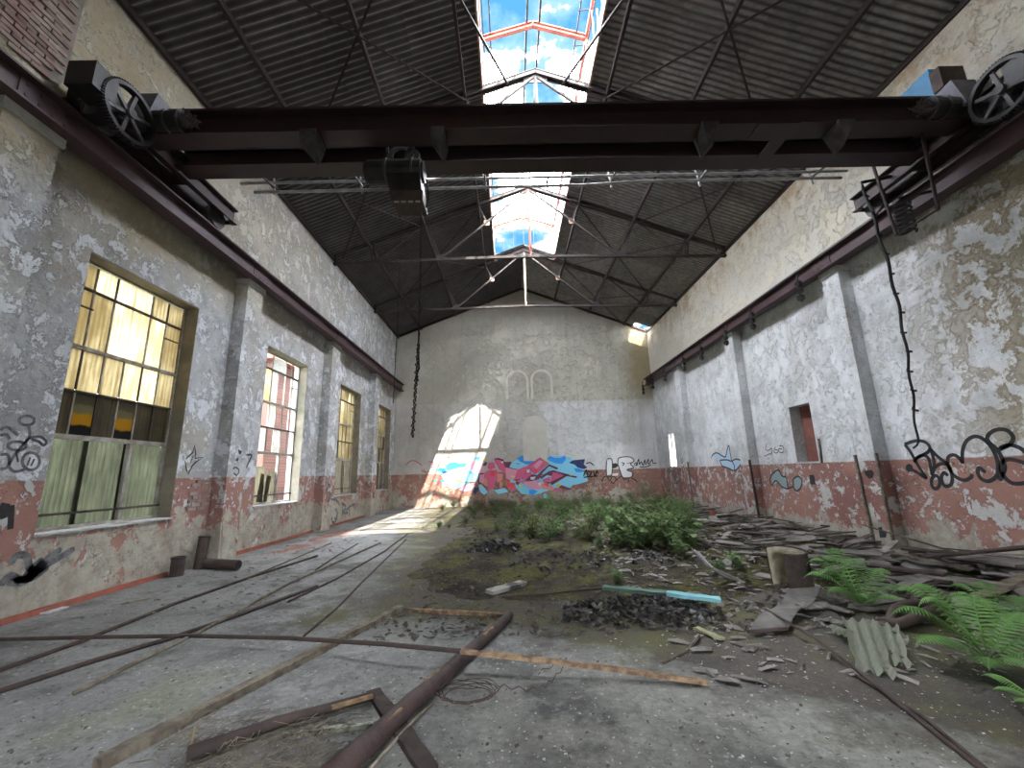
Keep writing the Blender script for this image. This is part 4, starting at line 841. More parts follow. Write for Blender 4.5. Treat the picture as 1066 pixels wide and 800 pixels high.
# outlined letters right of the mural
t = thing('outlined_graffiti', 'white block letters with black outline right of the mural', 'graffiti', (5.3, YB, 1.5)); f = cropf(600, 465, 10.66)
m = MB(); pb.fill(m, [(335,160),(395,150),(390,310),(340,320)], 0.003, f); pb.fill(m, [(460,160),(500,120),(600,120),(640,165),(600,195),(635,240),(560,260),(620,290),(610,340),(520,345),(490,280)], 0.003, f); pb.fill(m, [(390,305),(465,295),(460,325),(395,325)], 0.003, f); m.build('letter_fill', M['p_white'], t)
m = MB(); pb.fill(m, [(398,190),(440,185),(470,210),(435,240),(398,245)], 0.004, f)
pb.strokes(m, [[(335,150),(335,320),(390,320),(395,150),(340,140)], [(460,200),(465,140),(510,118),(600,120),(640,160),(600,195),(635,235),(560,260),(625,290),(610,340),(520,345),(485,270),(460,200)], [(500,180),(530,190),(510,215)], [(280,390),(310,340),(340,335),(370,380),(400,335),(440,360),(410,410),(380,385)], [(440,380),(500,330),(530,370),(570,350),(580,400)], [(610,350),(650,370),(680,400)], [(560,190),(605,180)]], 0.05, 0.005, f); m.build('outline', M['p_black'], t)
m = MB(); pb.strokes(m, [[(640,200),(665,180),(670,215),(690,140),(700,200),(720,170),(740,210),(760,150),(770,200),(800,140),(800,200),(840,145),(850,185),(890,185)], [(700,230),(780,225),(830,200)], [(640,215),(680,200)]], 0.045, 0.003, f)
tag(m.build('graffiti_tag', M['spray']), 'thin black signature on the gable near the right corner', 'graffiti', 'black tags')
m = MB(); pb.strokes(m, [[(80,330),(110,260),(125,330)], [(130,270),(165,290),(145,330),(175,335)], [(190,270),(205,330),(225,270),(240,300)], [(110,190),(150,180),(195,210)], [(80,345),(150,335),(240,330)]], 0.06, 0.006, f)
tag(m.build('graffiti_tag', M['spray']), 'small black and white tag at the right tip of the mural', 'graffiti', 'black tags')

# ------------------------------------------------------------------ soil and loose cover
def hills(x, y):
    e = min(x + 2.2, 7.4 - x, y - 5.2, 21.9 - y)
    if e < 0: return -0.03
    k = min(1, e/1.6); base = 0.05 + 0.11*mnoise.noise(Vector((x*0.55, y*0.45, 1.7))) + 0.05*mnoise.noise(Vector((x*1.9, y*1.7, 4.0))) + 0.02*mnoise.noise(Vector((x*5, y*5, 2.0)))
    mid = math.exp(-((x-2.4)/2.2)**2 - ((y-11)/5.0)**2) * 0.16
    return -0.03*(1-k) + k*max(-0.02, base*0.75 + mid)
nx_, ny_ = 100, 150; m = MB(); vs = [(-2.3 + 9.8*i/nx_, 5.0 + 17.1*j/ny_, hills(-2.3 + 9.8*i/nx_, 5.0 + 17.1*j/ny_)) for j in range(ny_+1) for i in range(nx_+1)]
m.add(vs, [(j*(nx_+1)+i, j*(nx_+1)+i+1, (j+1)*(nx_+1)+i+1, (j+1)*(nx_+1)+i) for j in range(ny_) for i in range(nx_)])
tag(m.build('soil_cover', M['soil'], smooth=True, origin=None), 'dark damp soil and moss spread over the middle of the floor', 'soil', None, 'stuff')
def gz(x, y): return max(0.0, hills(x, y))
def flakes(name, mat, count, region, size, label, cat, aspect=(0.3, 1.0), curl=0.3):
    m = MB()
    while count > 0:
        x, y = region(); count -= 1
        a = random.uniform(0, 2*PI); s = random.uniform(*size); b = s*random.uniform(*aspect); z = gz(x, y) + 0.006
        u = Vector((math.cos(a), math.sin(a), random.uniform(-curl, curl)*0.4)); v = Vector((-math.sin(a), math.cos(a), random.uniform(-curl, curl))); c = Vector((x, y, z + s*curl*0.25))
        m.add([c-u*s/2-v*b/2, c+u*s/2-v*b*0.3, c+u*s*0.4+v*b/2, c-u*s*0.45+v*b*0.4, c + Vector((0, 0, s*0.12))], [(0,1,4), (1,2,4), (2,3,4), (3,0,4), (3,2,1,0)])
    return tag(m.build(name, mat), label, cat, None, 'stuff')
def reg_all():
    y = 2.0 + 16*random.random()**1.7; return random.uniform(max(XL+0.4, -1.3*y), min(XR-0.45, 1.4*y)), y
def reg_soil(): return random.uniform(-1.5, 5.5), 4.6 + 9*random.random()**1.4
def reg_right(): return random.uniform(1.5, 7.35), random.uniform(3.5, 14)
flakes('plaster_chips', simple('plaster_chip', (0.50, 0.49, 0.46), (0.36, 0.35, 0.33), 9), 9500, reg_all, (0.004, 0.022), 'pale plaster chips strewn over the whole floor', 'rubble')
flakes('dark_litter', simple('dirt_crumb', (0.16, 0.14, 0.12), (0.07, 0.06, 0.05), 7), 9000, reg_all, (0.006, 0.030), 'dark leaf and dirt litter over the whole floor', 'litter', (0.2, 0.8), 0.6)
flakes('soil_litter', simple('leaf_litter', (0.10, 0.08, 0.06), (0.05, 0.04, 0.035), 7, var=0.0), 3200, reg_soil, (0.03, 0.10), 'brown leaf litter lying on the soil', 'litter', (0.2, 0.7), 0.7)
flakes('board_splinters', M['slate'], 1800, reg_right, (0.04, 0.22), 'grey splintered board crumbs on the right side', 'rubble', (0.1, 0.45), 0.25)
def reg_left(): return random.uniform(-5.5, -3.2) , 5.5 + 6.5*random.random()
flakes('left_rubble', M['slate'], 260, reg_left, (0.03, 0.14), 'grey splinters and crumbs strewn along the left wall', 'rubble', (0.1, 0.5), 0.3)
def heap(name, label, cx, cy, rx, ry, h, n, mat, size):
    m = MB()
    for k in range(n):
        r = math.sqrt(random.random()); a = random.uniform(0, 2*PI); x, y = cx + rx*r*math.cos(a), cy + ry*r*math.sin(a); z = gz(x, y) + h*(1-r*r)*random.random()
        s = random.uniform(*size); pts = [Vector((x, y, z+0.02)) + Vector((random.uniform(-s, s), random.uniform(-s, s), max(-z, random.uniform(-s, s)*0.6))) for q in range(5)]
        m.add(pts, [(0, 1, 2), (0, 2, 3), (0, 3, 4)])
    return tag(m.build(name, mat), label, 'debris heap', None, 'stuff')
c = F(665, 640); heap('black_debris_heap', 'heap of crumpled black scraps beside the turquoise board', c.x, c.y, 0.95, 0.5, 0.14, 560, M['tarp'], (0.025, 0.075))
c = F(515, 578); heap('black_debris_heap', 'low heap of black scraps far behind the rectangular frame', c.x, c.y, 0.55, 0.5, 0.16, 260, M['tarp'], (0.04, 0.10))
c = F(612, 590); heap('black_debris_heap', 'scatter of black scraps at the foot of the weeds', c.x, c.y, 1.5, 0.8, 0.06, 160, M['tarp'], (0.03, 0.08))

# ------------------------------------------------------------------ things lying on the floor
def jag_bar(m, p, q, w, h, seg=8, amp=0.012, taper=1.0):
    """a worn rectangular timber with slightly wandering edges"""
    p, q = Vector(p), Vector(q); d = (q-p).normalized(); sd, u = perp(d); vs = []
    for i in range(seg+1):
        t_ = i/seg; c = p.lerp(q, t_); k = 1 + (taper-1)*t_
        j = lambda: random.uniform(-amp, amp)
        for a, b in ((-1,-1),(1,-1),(1,1),(-1,1)): vs.append(c + sd*(a*w*k/2 + j()) + u*(b*h*k/2 + (j()*0.5 if b > 0 else 0)))
    fs = [(3,2,1,0), tuple(seg*4+k for k in range(4))]
    for i in range(seg):
        for k in range(4): fs.append((i*4+k, i*4+(k+1) % 4, (i+1)*4+(k+1) % 4, (i+1)*4+k))
    return m.add(vs, fs)
def lay(name, label, cat, a, b, w, h, mat, z0=0.0, z1=None, seg=8, amp=0.008, group=None, taper=1.0):
    z1 = z0 if z1 is None else z1; p, q = F(*a, z0), F(*b, z1); p.z = z0 + h/2; q.z = z1 + h/2
    m = MB(); jag_bar(m, p, q, w, h, seg, amp, taper); return tag(m.build(name, mat), label, cat, group)
def rod(name, label, cat, pts, r, mat, group=None, n=8, smooth=True):
    P = [F(x, y, z) + Vector((0, 0, r)) for x, y, z in pts]
    m = MB(); m.tube(P, r, n); return tag(m.build(name, mat, smooth=smooth), label, cat, group)

# the lying rectangular frame and the timbers around it
lay('timber_batten', 'long weathered timber batten, left side of the lying rectangle', 'timber', (100, 803), (417, 636), 0.085, 0.06, M['woodgrey'], seg=16)
lay('wood_strip', 'pale split wood strip closing the far side of the rectangle', 'timber', (424, 637), (529, 643), 0.05, 0.04, M['woodtan'], amp=0.01)
t = thing('bark_pole', 'thick reddish brown pole lying diagonally, right side of the rectangle', 'pole', F(450, 720))
P0, P1 = F(340, 828, 0.0), F(531, 646, 0.0); m = MB(); pts = []
for k in range(15):
    p = P0.lerp(P1, k/14); p.z = 0.068 - 0.016*k/14 + 0.004*math.sin(k*1.9); p.x += 0.008*math.sin(k*1.3); pts.append(p)
m.tube(pts, 0.066, 12, r1=0.046); m.build('trunk', M['woodlog'], t, smooth=True)
for k, s in ((2, 1), (5, -1), (10, 1)): p = pts[k] + Vector((0.02*s, 0, 0.045)); MB().bar(p, p + (P1-P0).normalized()*0.22, 0.025, 0.02).build('bare_strip', M['woodtan'], t)
lay('plank', 'flat grooved plank with its upper end under the pole', 'plank', (388, 722), (448, 806), 0.105, 0.028, M['wooddark'], 0.0)
t = thing('broken_pole', 'dark bent pole from the straw clump to the plank', 'pole', F(300, 750))
MB().tube([F(195, 786, 0.05), F(240, 770, 0.05), F(290, 752, 0.05), F(345, 737, 0.045), F(389, 724, 0.04)], 0.042, 10, r1=0.028).build('trunk', M['rust'], t, smooth=True)
MB().bar(F(345, 737, 0.09), F(388, 725, 0.075), 0.03, 0.02).build('bare_strip', M['woodtan'], t)
lay('flaking_lath', 'pale green flaking painted lath beside the plank', 'lath', (294, 769), (388, 758), 0.032, 0.03, simple('pale_green_paint', (0.42, 0.45, 0.36), (0.12, 0.09, 0.06), 14), amp=0.004, seg=14)
rod('thin_stick', 'thin brown stick leaning along the thick pole', 'stick', [(383, 805, 0.0), (430, 752, 0.02), (450, 735, 0.0)], 0.010, M['woodgrey'])
t = thing('long_pole', 'very long thin brown pole crossing the whole foreground', 'pole', F(400, 680))
_lp = [(-25, 669, 0.02), (90, 666, 0.04), (200, 664.5, 0.06), (300, 667, 0.09), (400, 673.5, 0.13), (480, 681, 0.14), (560, 690, 0.11), (640, 700, 0.05), (737, 714, 0.0)]
_lq = [F(x, y, z) + Vector((0, 0, 0.02)) for x, y, z in _lp]
MB().tube(_lq[:6], 0.019, 6).build('dark_length', M['rust'], t)
for a_, b_ in zip(_lq[5:-1], _lq[6:]): m = MB(); jag_bar(m, a_, b_, 0.05, 0.026, 4, 0.005); m.build('bare_wood_length', M['woodtan'], t)
# thin pipes and rails along the left
for lab, pts, r, mt in (('dark iron bar nearest the left wall', [(-10, 704, 0), (90, 668, 0), (180, 631, 0), (262, 602, 0), (330, 580, 0)], 0.02, 'rust'),
    ('dark iron bar second from the left wall', [(-10, 726, 0), (100, 690, 0), (178, 667, 0), (250, 642, 0), (330, 612, 0)], 0.022, 'rust'),
    ('pale batten crossing over the dark iron bars', [(76, 725, 0.0), (140, 693, 0.04), (208, 660, 0.05), (300, 609, 0.02), (396, 566, 0)], 0.018, 'woodgrey'),
    ('thin rod running beneath the long pole towards the light', [(316, 664, 0), (350, 635, 0), (378, 606, 0), (423, 562, 0)], 0.012, 'rust'),
    ('bent thin rod ending in the sunlit floor', [(300, 628, 0), (350, 604, 0), (400, 575, 0), (425, 556, 0)], 0.014, 'rust'),
    ('short thin rod beside the red floor strip', [(329, 594, 0), (350, 580, 0), (372, 567, 0)], 0.012, 'rust'),
    ('thin rod close along the left skirting', [(250, 606, 0), (300, 585, 0), (345, 566, 0)], 0.010, 'rust'),
    ('faint rod at the far edge of the sunlight', [(375, 553, 0), (440, 550, 0)], 0.012, 'woodgrey')):
    rod('floor_rod', lab, 'rod', pts, r, M[mt], 'rods lying on the floor', n=6)
lay('black_board', 'short board with white top beyond the rectangle', 'board', (509, 619), (545, 609), 0.17, 0.05, simple('whitened_board', (0.34, 0.325, 0.29), (0.06, 0.055, 0.05), 3.2, lo=0.45, hi=0.55), 0.02)
rod('floor_rod', 'thin dark rod right of the white topped board', 'rod', [(522, 623, 0.02), (585, 618, 0.03), (640, 612, 0.05)], 0.015, M['rust'], 'rods lying on the floor')
rod('floor_rod', 'long rusty steel bar running to the lower right corner', 'rod', [(797, 636, 0.10), (850, 667, 0.07), (900, 706, 0.02), (960, 755, 0.0), (1024, 806, 0.0)], 0.014, M['rust'], 'rods lying on the floor')
rod('floor_rod', 'second thinner bar joined beside the long rusty bar', 'rod', [(880, 698, 0.0), (960, 748, 0.0), (1030, 806, 0.0)], 0.012, M['rust'], 'rods lying on the floor')
# turquoise board, other boards
t = thing('painted_board', 'dark green board with turquoise outer end among black scraps', 'board', F(690, 618))
a, b, c = F(628, 612, 0.16), F(694, 618, 0.16), F(750, 625, 0.12)
m = MB(); jag_bar(m, a, b, 0.11, 0.035, 6); m.build('green_part', M['green'], t); m = MB(); jag_bar(m, b, c, 0.12, 0.037, 6); m.build('turquoise_part', M['cyan'], t)
lay('board_fragment', 'pale greenish board piece below the turquoise board', 'board', (724, 655), (753, 667), 0.06, 0.02, simple('pale_olive_board', (0.30, 0.30, 0.17), None, 5), 0.02)
rod('stick', 'forked dry stick on the soil left of the rusty bar', 'stick', [(690, 692, 0), (715, 680, 0.0), (728, 664, 0.02)], 0.012, M['woodgrey'])
t = thing('bent_sheet', 'strip of grey bent sheet metal under the drum shell', 'sheet metal', F(808, 640))
m = MB(); a, b = F(800, 662, 0.0), F(838, 615, 0.12); d = (b-a); sd = Vector((0.42, 0.05, 0)); n_ = 7
m.add([a + d*(k/n_) + Vector((0, 0, 0.03 + 0.05*math.sin(k*0.9))) + sd*(0.5 if s else -0.5) for k in range(n_+1) for s in (0, 1)], [(2*k, 2*k+1, 2*k+3, 2*k+2) for k in range(n_)])
m.build('sheet', simple('dull_grey_sheet', (0.15, 0.14, 0.13), (0.09, 0.08, 0.075), 4), t)
MB().tube([a + sd*-0.5 + Vector((0, 0, 0.05)), a + sd*0.5 + Vector((0, 0, 0.05))], 0.015, 6).build('rolled_edge', M['rust'], t)
# half shell of a drum, cream inside
t = thing('drum_shell', 'upright half drum, dark outside and cream inside', 'drum shell', F(825, 612, 0.1))
o = F(826, 612, 0.08); m = MB(); R_ = 0.235; Hh = 0.46; k_ = 18
ang = [math.radians(-132 + 268*i/k_) for i in range(k_+1)]
def shell(r, rev):
    q = MB(); v = [(o.x + r*math.cos(a)*1.0, o.y + r*math.sin(a) + 0.10*h_, o.z + h_ - (0.02*(1-math.sin(a)) if h_ else 0)) for h_ in (0.0, Hh) for a in ang]
    n2 = k_+1; q.add(v, [(i, i+1, n2+i+1, n2+i) if not rev else (i+1, i, n2+i, n2+i+1) for i in range(k_)]); return q
shell(R_, False).build('outer_shell', M['wooddark'], t, smooth=True); shell(R_-0.012, True).build('inner_lining', simple('cream_lining', (0.50, 0.46, 0.36), (0.30, 0.26, 0.18), 6), t, smooth=True)
MB().tube([(o.x + (R_-0.006)*math.cos(a), o.y + (R_-0.006)*math.sin(a) + 0.10*Hh, o.z + Hh - 0.02*(1-math.sin(a))) for a in ang], 0.012, 6).build('rim', M['rust'], t)
# broken corrugated plastic
t = thing('plastic_sheet', 'broken translucent corrugated plastic sheet between the two ferns', 'plastic sheet', F(905, 680))
for (px, py, qx, qy, wd, tl) in ((893, 648, 912, 702, 0.24, 0.16), (918, 650, 930, 692, 0.22, 0.12), (872, 656, 893, 663, 0.16, 0.08), (928, 655, 945, 668, 0.14, 0.05)):
    a, b = F(px, py, 0.10), F(qx, qy, 0.02); a.z = tl*0.5 + 0.04; b.z = 0.03; d = (b-a); sd = Vector((d.y, -d.x, 0)).normalized(); n2 = 16; vs = []
    for i in range(7):
        for k in range(n2+1):
            e = (k/n2 - 0.5)*wd*(1 + 0.1*math.sin(i*2.2)); vs.append(a + d*(i/6 + 0.03*math.sin(k*1.3)) + sd*e + Vector((0, 0, 0.03*math.cos(k*2*PI/5.3) + 0.02*math.sin(i))))
    m = MB(); m.add(vs, [(i*(n2+1)+k, i*(n2+1)+k+1, (i+1)*(n2+1)+k+1, (i+1)*(n2+1)+k) for i in range(6) for k in range(n2)]); m.build('plastic_piece', M['plastic'], t, smooth=True)
# rusty twisted ring / scrap
t = thing('scrap_metal', 'twisted rusty scrap ring left of the big fern', 'scrap metal', F(950, 640))
c = F(952, 640, 0.12); MB().tube([(c.x + 0.22*math.cos(a), c.y + 0.12*math.sin(a), c.z + 0.07*math.sin(a*1.5)) for a in np.linspace(0, 5.4, 22)], 0.045, 8).build('ring', M['rust'], t, smooth=True)
MB().tube([F(965, 640, 0.1), F(962, 622, 0.25), F(975, 606, 0.34), F(990, 606, 0.33), F(998, 618, 0.22)], 0.016, 8).build('hook', M['rust'], t, smooth=True)
m = MB(); jag_bar(m, F(935, 648, 0.05), F(985, 632, 0.09), 0.16, 0.05, 6, 0.03); m.build('crumpled_plate', M['wooddark'], t)
# pipe stubs at the left pilaster
t = thing('pipe_stub', 'short thick rusty pipe stub standing nearest at left wall', 'pipe', F(178, 599)); c = F(179, 600); c.x = max(c.x, XL+0.2)
MB().tube([c, c + Vector((0.0, 0.0, 0.30))], 0.105, 14).build('pipe', M['rust'], t, smooth=False); MB().ring(c + Vector((0, 0, 0.30)), (0, 0, 1), 0.085, 0.115, 0.03, 16).build('rim', M['black'], t)
t = thing('pipe_stub', 'taller leaning rusty pipe against the second pilaster', 'pipe', F(200, 592)); c = F(199, 593); c.x = max(c.x, XL+0.2)
MB().tube([c, c + Vector((-0.03, 0.10, 0.55))], 0.09, 14).build('pipe', M['rust'], t); MB().ring(c + Vector((-0.03, 0.10, 0.55)), (0, 0.2, 1), 0.07, 0.098, 0.03, 16).build('rim', M['black'], t)
t = thing('pipe_stub', 'rusty pipe lying on the floor before the second pilaster', 'pipe', F(229, 592))
MB().tube([F(213, 592) + Vector((0, 0, 0.09)), F(247, 594) + Vector((0, 0, 0.09))], 0.085, 14).build('pipe', M['rust'], t); c = F(247, 594) + Vector((0.004, 0, 0.09)); MB().disc(c, F(247, 594)-F(213, 592), 0.065, 0.01, 14).build('dark_bore_disc', M['black'], t)  # black end disc puts the shade of the pipe's hollow into colour
tag(MB().tube([(-5.60, 8.62, 0.0), (-5.68, 8.69, 0.5), (-5.745, 8.74, 1.0)], 0.009, 6).build('thin_stick', M['straw']), 'thin pale cane leaning on the second left pilaster', 'stick')
t = lay('newspaper_scrap', 'white crumpled paper scrap by the left skirting', 'paper', (40+5, 640), (66, 633), 0.12, 0.015, simple('paper', (0.55, 0.56, 0.58), (0.4, 0.4, 0.42), 9))
rod('thin_stick', 'thin pale stick on the floor below the nearest window', 'stick', [(126, 630, 0), (140, 627, 0), (155, 624, 0)], 0.008, M['straw'])
# leaning laths on the right pilasters
def lean(label, a, za, b, zb, x, w=0.05, d=0.04, mat='woodgrey'):
    p, q = PX(a[0], a[1], 'x', x), PX(b[0], b[1], 'x', x); m = MB(); jag_bar(m, p, q, w, d, 8, 0.004); return tag(m.build('leaning_lath', M[mat], None), label, 'lath', 'laths on the right pilasters')
lean('grey lath fixed left side of the nearest right pilaster', (890, 474), 0, (910, 566), 0, XR-0.305)
lean('grey lath fixed right edge of the nearest right pilaster', (912, 472), 0, (931, 568), 0, XR-0.305)
lean('dark lath on the edge of the second right pilaster', (780, 479), 0, (791, 543), 0, XR-0.305, 0.06, 0.04, 'wooddark')
lean('grey lath on the edge of the third right pilaster', (716, 481), 0, (722, 528), 0, XR-0.305, 0.06, 0.04)
p, q = PX(899, 547, 'x', 7.3), F(1000, 577, 0.35); m = MB(); m.tube([p, q], 0.014, 6); tag(m.build('thin_rod', M['rust']), 'thin dark rod sloping from the nearest right pilaster to the boards', 'rod')
t = thing('red_post', 'short rusty red post stub near the right wall', 'post', F(743, 546)); c = F(743, 546); MB().tube([c, c + Vector((0, 0, 0.42))], 0.075, 10).build('post', M['skirt'], t); MB().disc(c + Vector((0, 0, 0.42)), (0, 0, 1), 0.09, 0.03, 12).build('post_cap', M['rust'], t)

# board pile on the right: named big boards, then many broken pieces
for lab, a, b, wd, z0, z1, mt in (('broad grey board on top of the pile at right edge', (985, 578), (1075, 590), 0.5, 0.22, 0.26, 'slate'), ('long dark plank with its end out of frame at right', (960, 581), (1075, 571), 0.14, 0.30, 0.34, 'wooddark'),
    ('grey plank sloping towards the big fern', (1000, 632), (1080, 597), 0.12, 0.16, 0.28, 'woodgrey'), ('wide grey board beneath the pile at right', (960, 600), (1040, 612), 0.34, 0.10, 0.12, 'slate'), ('brown plank behind the small fern', (905, 590), (985, 600), 0.18, 0.12, 0.14, 'wooddark'),
    ('grey plank behind the drum shell', (850, 575), (930, 583), 0.22, 0.08, 0.10, 'slate'), ('thin plank crossing the pile behind the ferns', (930, 577), (1010, 594), 0.10, 0.22, 0.18, 'woodgrey'), ('dark plank along the foot of the right wall', (940, 572), (1066, 585), 0.2, 0.2, 0.2, 'wooddark'),
    ('short board propped before the scrap ring', (930, 615), (968, 604), 0.12, 0.14, 0.2, 'slate'), ('pale board lying between drum and small fern', (852, 600), (880, 590), 0.16, 0.06, 0.08, 'slate')):
    lay('loose_board', lab, 'board', a, b, wd, 0.03, M[mt], z0, z1, amp=0.012)
protos = []
for k in range(8):
    L_, W_ = ((0.9, 0.12), (0.6, 0.2), (0.5, 0.34), (1.3, 0.1), (0.4, 0.25), (0.75, 0.16), (0.35, 0.2), (1.0, 0.2))[k]; m = MB(); nn = 9; out = []
    for i in range(nn):
        a = 2*PI*i/nn; cs, sn = math.cos(a), math.sin(a); sx = (abs(cs)**0.35)*(1 if cs > 0 else -1); sy = (abs(sn)**0.35)*(1 if sn > 0 else -1); out.append((sx*L_/2*random.uniform(.8, 1), sy*W_/2*random.uniform(.75, 1)))
    m.prism([(x, y, -0.01) for x, y in out], (0, 0, 0.02)); me = bpy.data.meshes.new('broken_board'); me.from_pydata(m.v, [], m.f); me.update(); me.materials.append(M['slate'] if k % 3 else M['wooddark']); protos.append(me)
GRP = 'broken grey boards strewn along the right wall'
for k in range(290):
    y = 5.0 + 13.5*random.random()**1.25; lo = 3.4 if y < 9 else 4.4; x = lo + (7.55 - lo)*random.random()**0.7
    if 8.4 < y < 9.4 or 13.1 < y < 14.0 or 17.6 < y < 18.5: x = min(x, 7.0)
    rz_ = random.gauss(0.2, 0.7); s = random.uniform(0.6, 1.25); L_, W_ = ((0.9, 0.12), (0.6, 0.2), (0.5, 0.34), (1.3, 0.1), (0.4, 0.25), (0.75, 0.16), (0.35, 0.2), (1.0, 0.2))[k % 8]
    ext = s*(L_*abs(math.cos(rz_)) + W_*abs(math.sin(rz_)))/2 + 0.03; x = min(x, (7.48 if x <= 7.0 else 7.72) - ext - 0.03)
    o = bpy.data.objects.new('broken_board', protos[k % 8]); col.objects.link(o)
    hh = 0.22*max(0, (x-4.2)/3.3)*random.random()
    o.location = (x, y, gz(x, y) + 0.03 + hh); o.rotation_euler = (random.gauss(0, .09), random.gauss(0, .09), rz_); o.scale = (s, s, 1)
    shp = ('long narrow', 'medium', 'squarish', 'very long thin', 'short wide', 'narrow dark', 'small', 'long broad')[k % 8] + (' dark' if k % 3 == 0 and k % 8 != 5 else '')
    zn = 'before the nearest right pilaster' if y < 8.7 else 'between first and second right pilasters' if y < 13.4 else 'beyond the second right pilaster'
    tag(o, '%s broken board in the rubble %s' % (shp, zn), 'board', GRP)

# ------------------------------------------------------------------ plants
def fern(label, base, fronds, scale, name='fern'):
    t = thing(name, label, 'fern', base)
    for (az, ln, rise) in fronds:
        m = MB(); ln *= scale; d = Vector((math.cos(az), math.sin(az), 0)); sd = Vector((-d.y, d.x, 0)); pts = []
        for i in range(27):
            f_ = i/26; pts.append(Vector(base) + d*(ln*f_*(0.93 - 0.13*f_)) + Vector((0, 0, rise*ln*(math.sin(f_*PI*0.72)) + 0.02)))
        m.tube(pts, 0.006, 4, r1=0.002)
        for i in range(3, 27):
            f_ = i/26; w_ = ln*0.26*math.sin(PI*min(1, f_*0.86 + 0.14))**0.7*(1 if f_ < 0.5 else max(0.08, (1-f_)*2)**0.75); tg = (pts[min(i+1, 26)] - pts[i-1]).normalized()
            for s in (-1, 1):
                e = (sd*s*0.92 + tg*0.42 + Vector((0, 0, -0.16))).normalized(); bw = ln*0.015
                # pinna with small teeth
                q0 = pts[i]; vs = []; K = 5
                for j in range(K+1):
                    g = j/K; wv = bw*(1-g)**0.6*(1.0 if j % 2 == 0 else 0.72) + 0.001; c0 = q0 + e*(w_*g) + Vector((0, 0, -0.12*w_*g*g)); vs += [c0 - tg*wv, c0 + tg*wv]
                m.add(vs, [(2*j, 2*j+1, 2*j+3, 2*j+2) for j in range(K)])
        m.build('frond', M['fern'], t)
    return t
b = F(897, 630, 0.02); b.z = gz(b.x, b.y)
fern('bushy green fern beside the drum shell', b, [(2.9, .62, .5), (2.3, .55, .75), (3.5, .6, .35), (0.2, .55, .6), (0.9, .5, .8), (1.5, .5, 1.0), (4.2, .5, .35), (5.0, .55, .3), (5.7, .5, .45), (1.9, .45, .95), (3.1, .5, .7)], 1.12)
b = F(1030, 690, 0.02); b.z = gz(b.x, b.y)
fern('largest green fern at the right edge of the photograph', b, [(2.9, .75, .5), (3.3, .8, .28), (3.9, .65, .2), (4.4, .55, .25), (2.4, .65, .75), (1.8, .6, .8), (0.8, .7, .55), (5.0, .6, .3), (5.7, .6, .45), (0.1, .65, .5), (2.9, .5, .9)], 1.05)
b = F(1052, 655, 0.05); b.z = gz(b.x, b.y)
fern('paler fern behind the largest fern at right edge', b, [(2.9, .6, .6), (2.2, .5, .8), (1.2, .5, .8), (3.6, .45, .4), (0.3, .5, .6)], 0.95)
b = F(1085, 738, 0.0)
fern('low fern tip entering at the lower right edge', b, [(2.9, .34, .3), (3.3, .3, .2), (2.3, .35, .4)], 0.9)

def weed_mesh(kind, seed, h, nst, nlf, ls, mat, straw=False):
    rs = random.Random(seed); st = MB(); lf = MB()
    for k in range(nst):
        a = rs.uniform(0, 2*PI); sp_ = rs.uniform(0.15, 0.6)*h; hh = h*rs.uniform(0.6, 1.1); pts = []
        for i in range(6):
            f_ = i/5; pts.append(Vector((math.cos(a)*sp_*f_**1.4, math.sin(a)*sp_*f_**1.4, hh*f_*(1-0.22*f_))))
        st.tube(pts, 0.006 if not straw else 0.003, 4, r1=0.002)
        for q in range(nlf):
            f_ = rs.uniform(0.2, 1.0); p = pts[min(4, int(f_*5))].lerp(pts[min(5, int(f_*5)+1)], (f_*5) % 1); b_ = rs.uniform(0, 2*PI); e = Vector((math.cos(b_), math.sin(b_), rs.uniform(-0.3, 0.35))).normalized(); s_ = ls*rs.uniform(0.5, 1.2)
            tip = p + e*s_; sd = e.cross(Vector((0, 0, 1))).normalized()*s_*(0.28 if not straw else 0.11); md = p + e*s_*0.5 + Vector((0, 0, s_*0.10)); lf.add([p, md - sd, tip + Vector((0, 0, -s_*0.12)), md + sd, md - Vector((0, 0, s_*0.06))], [(0, 4, 1), (1, 4, 2), (2, 4, 3), (3, 4, 0)])
    r = []
    for nm, q, mt in (('stems', st, M['stem'] if not straw else M['straw']), ('leaves', lf, mat)):
        me = bpy.data.meshes.new(kind + '_' + nm); me.from_pydata(q.v, [], q.f); me.update(); me.materials.append(mt); r.append((nm, me))
    return r
WEED = [weed_mesh('weed', i, (0.75, 0.6, 0.9, 0.5)[i], 11, 16, 0.15, M['leaf']) for i in range(4)] + [weed_mesh('weed', 10+i, (0.55, 0.7)[i], 11, 13, 0.11, M['leaf_olive']) for i in range(2)]
DRY = [weed_mesh('dry', 20+i, (1.0, 0.7)[i], 34, 22, 0.12, M['bushgrey'], True) for i in range(2)]
def place_weed(proto, x, y, s, label, cat, group, name='weed_plant'):
    t = thing(name, label, cat, (x, y, gz(x, y) - 0.01), group); t.rotation_euler = (0, 0, random.uniform(0, 6.28)); t.scale = (s, s, s*random.uniform(.8, 1.1))
    for nm, me in proto: o = bpy.data.objects.new(nm, me); col.objects.link(o); o.parent = t
    return t
cnt = 0; tries = 0
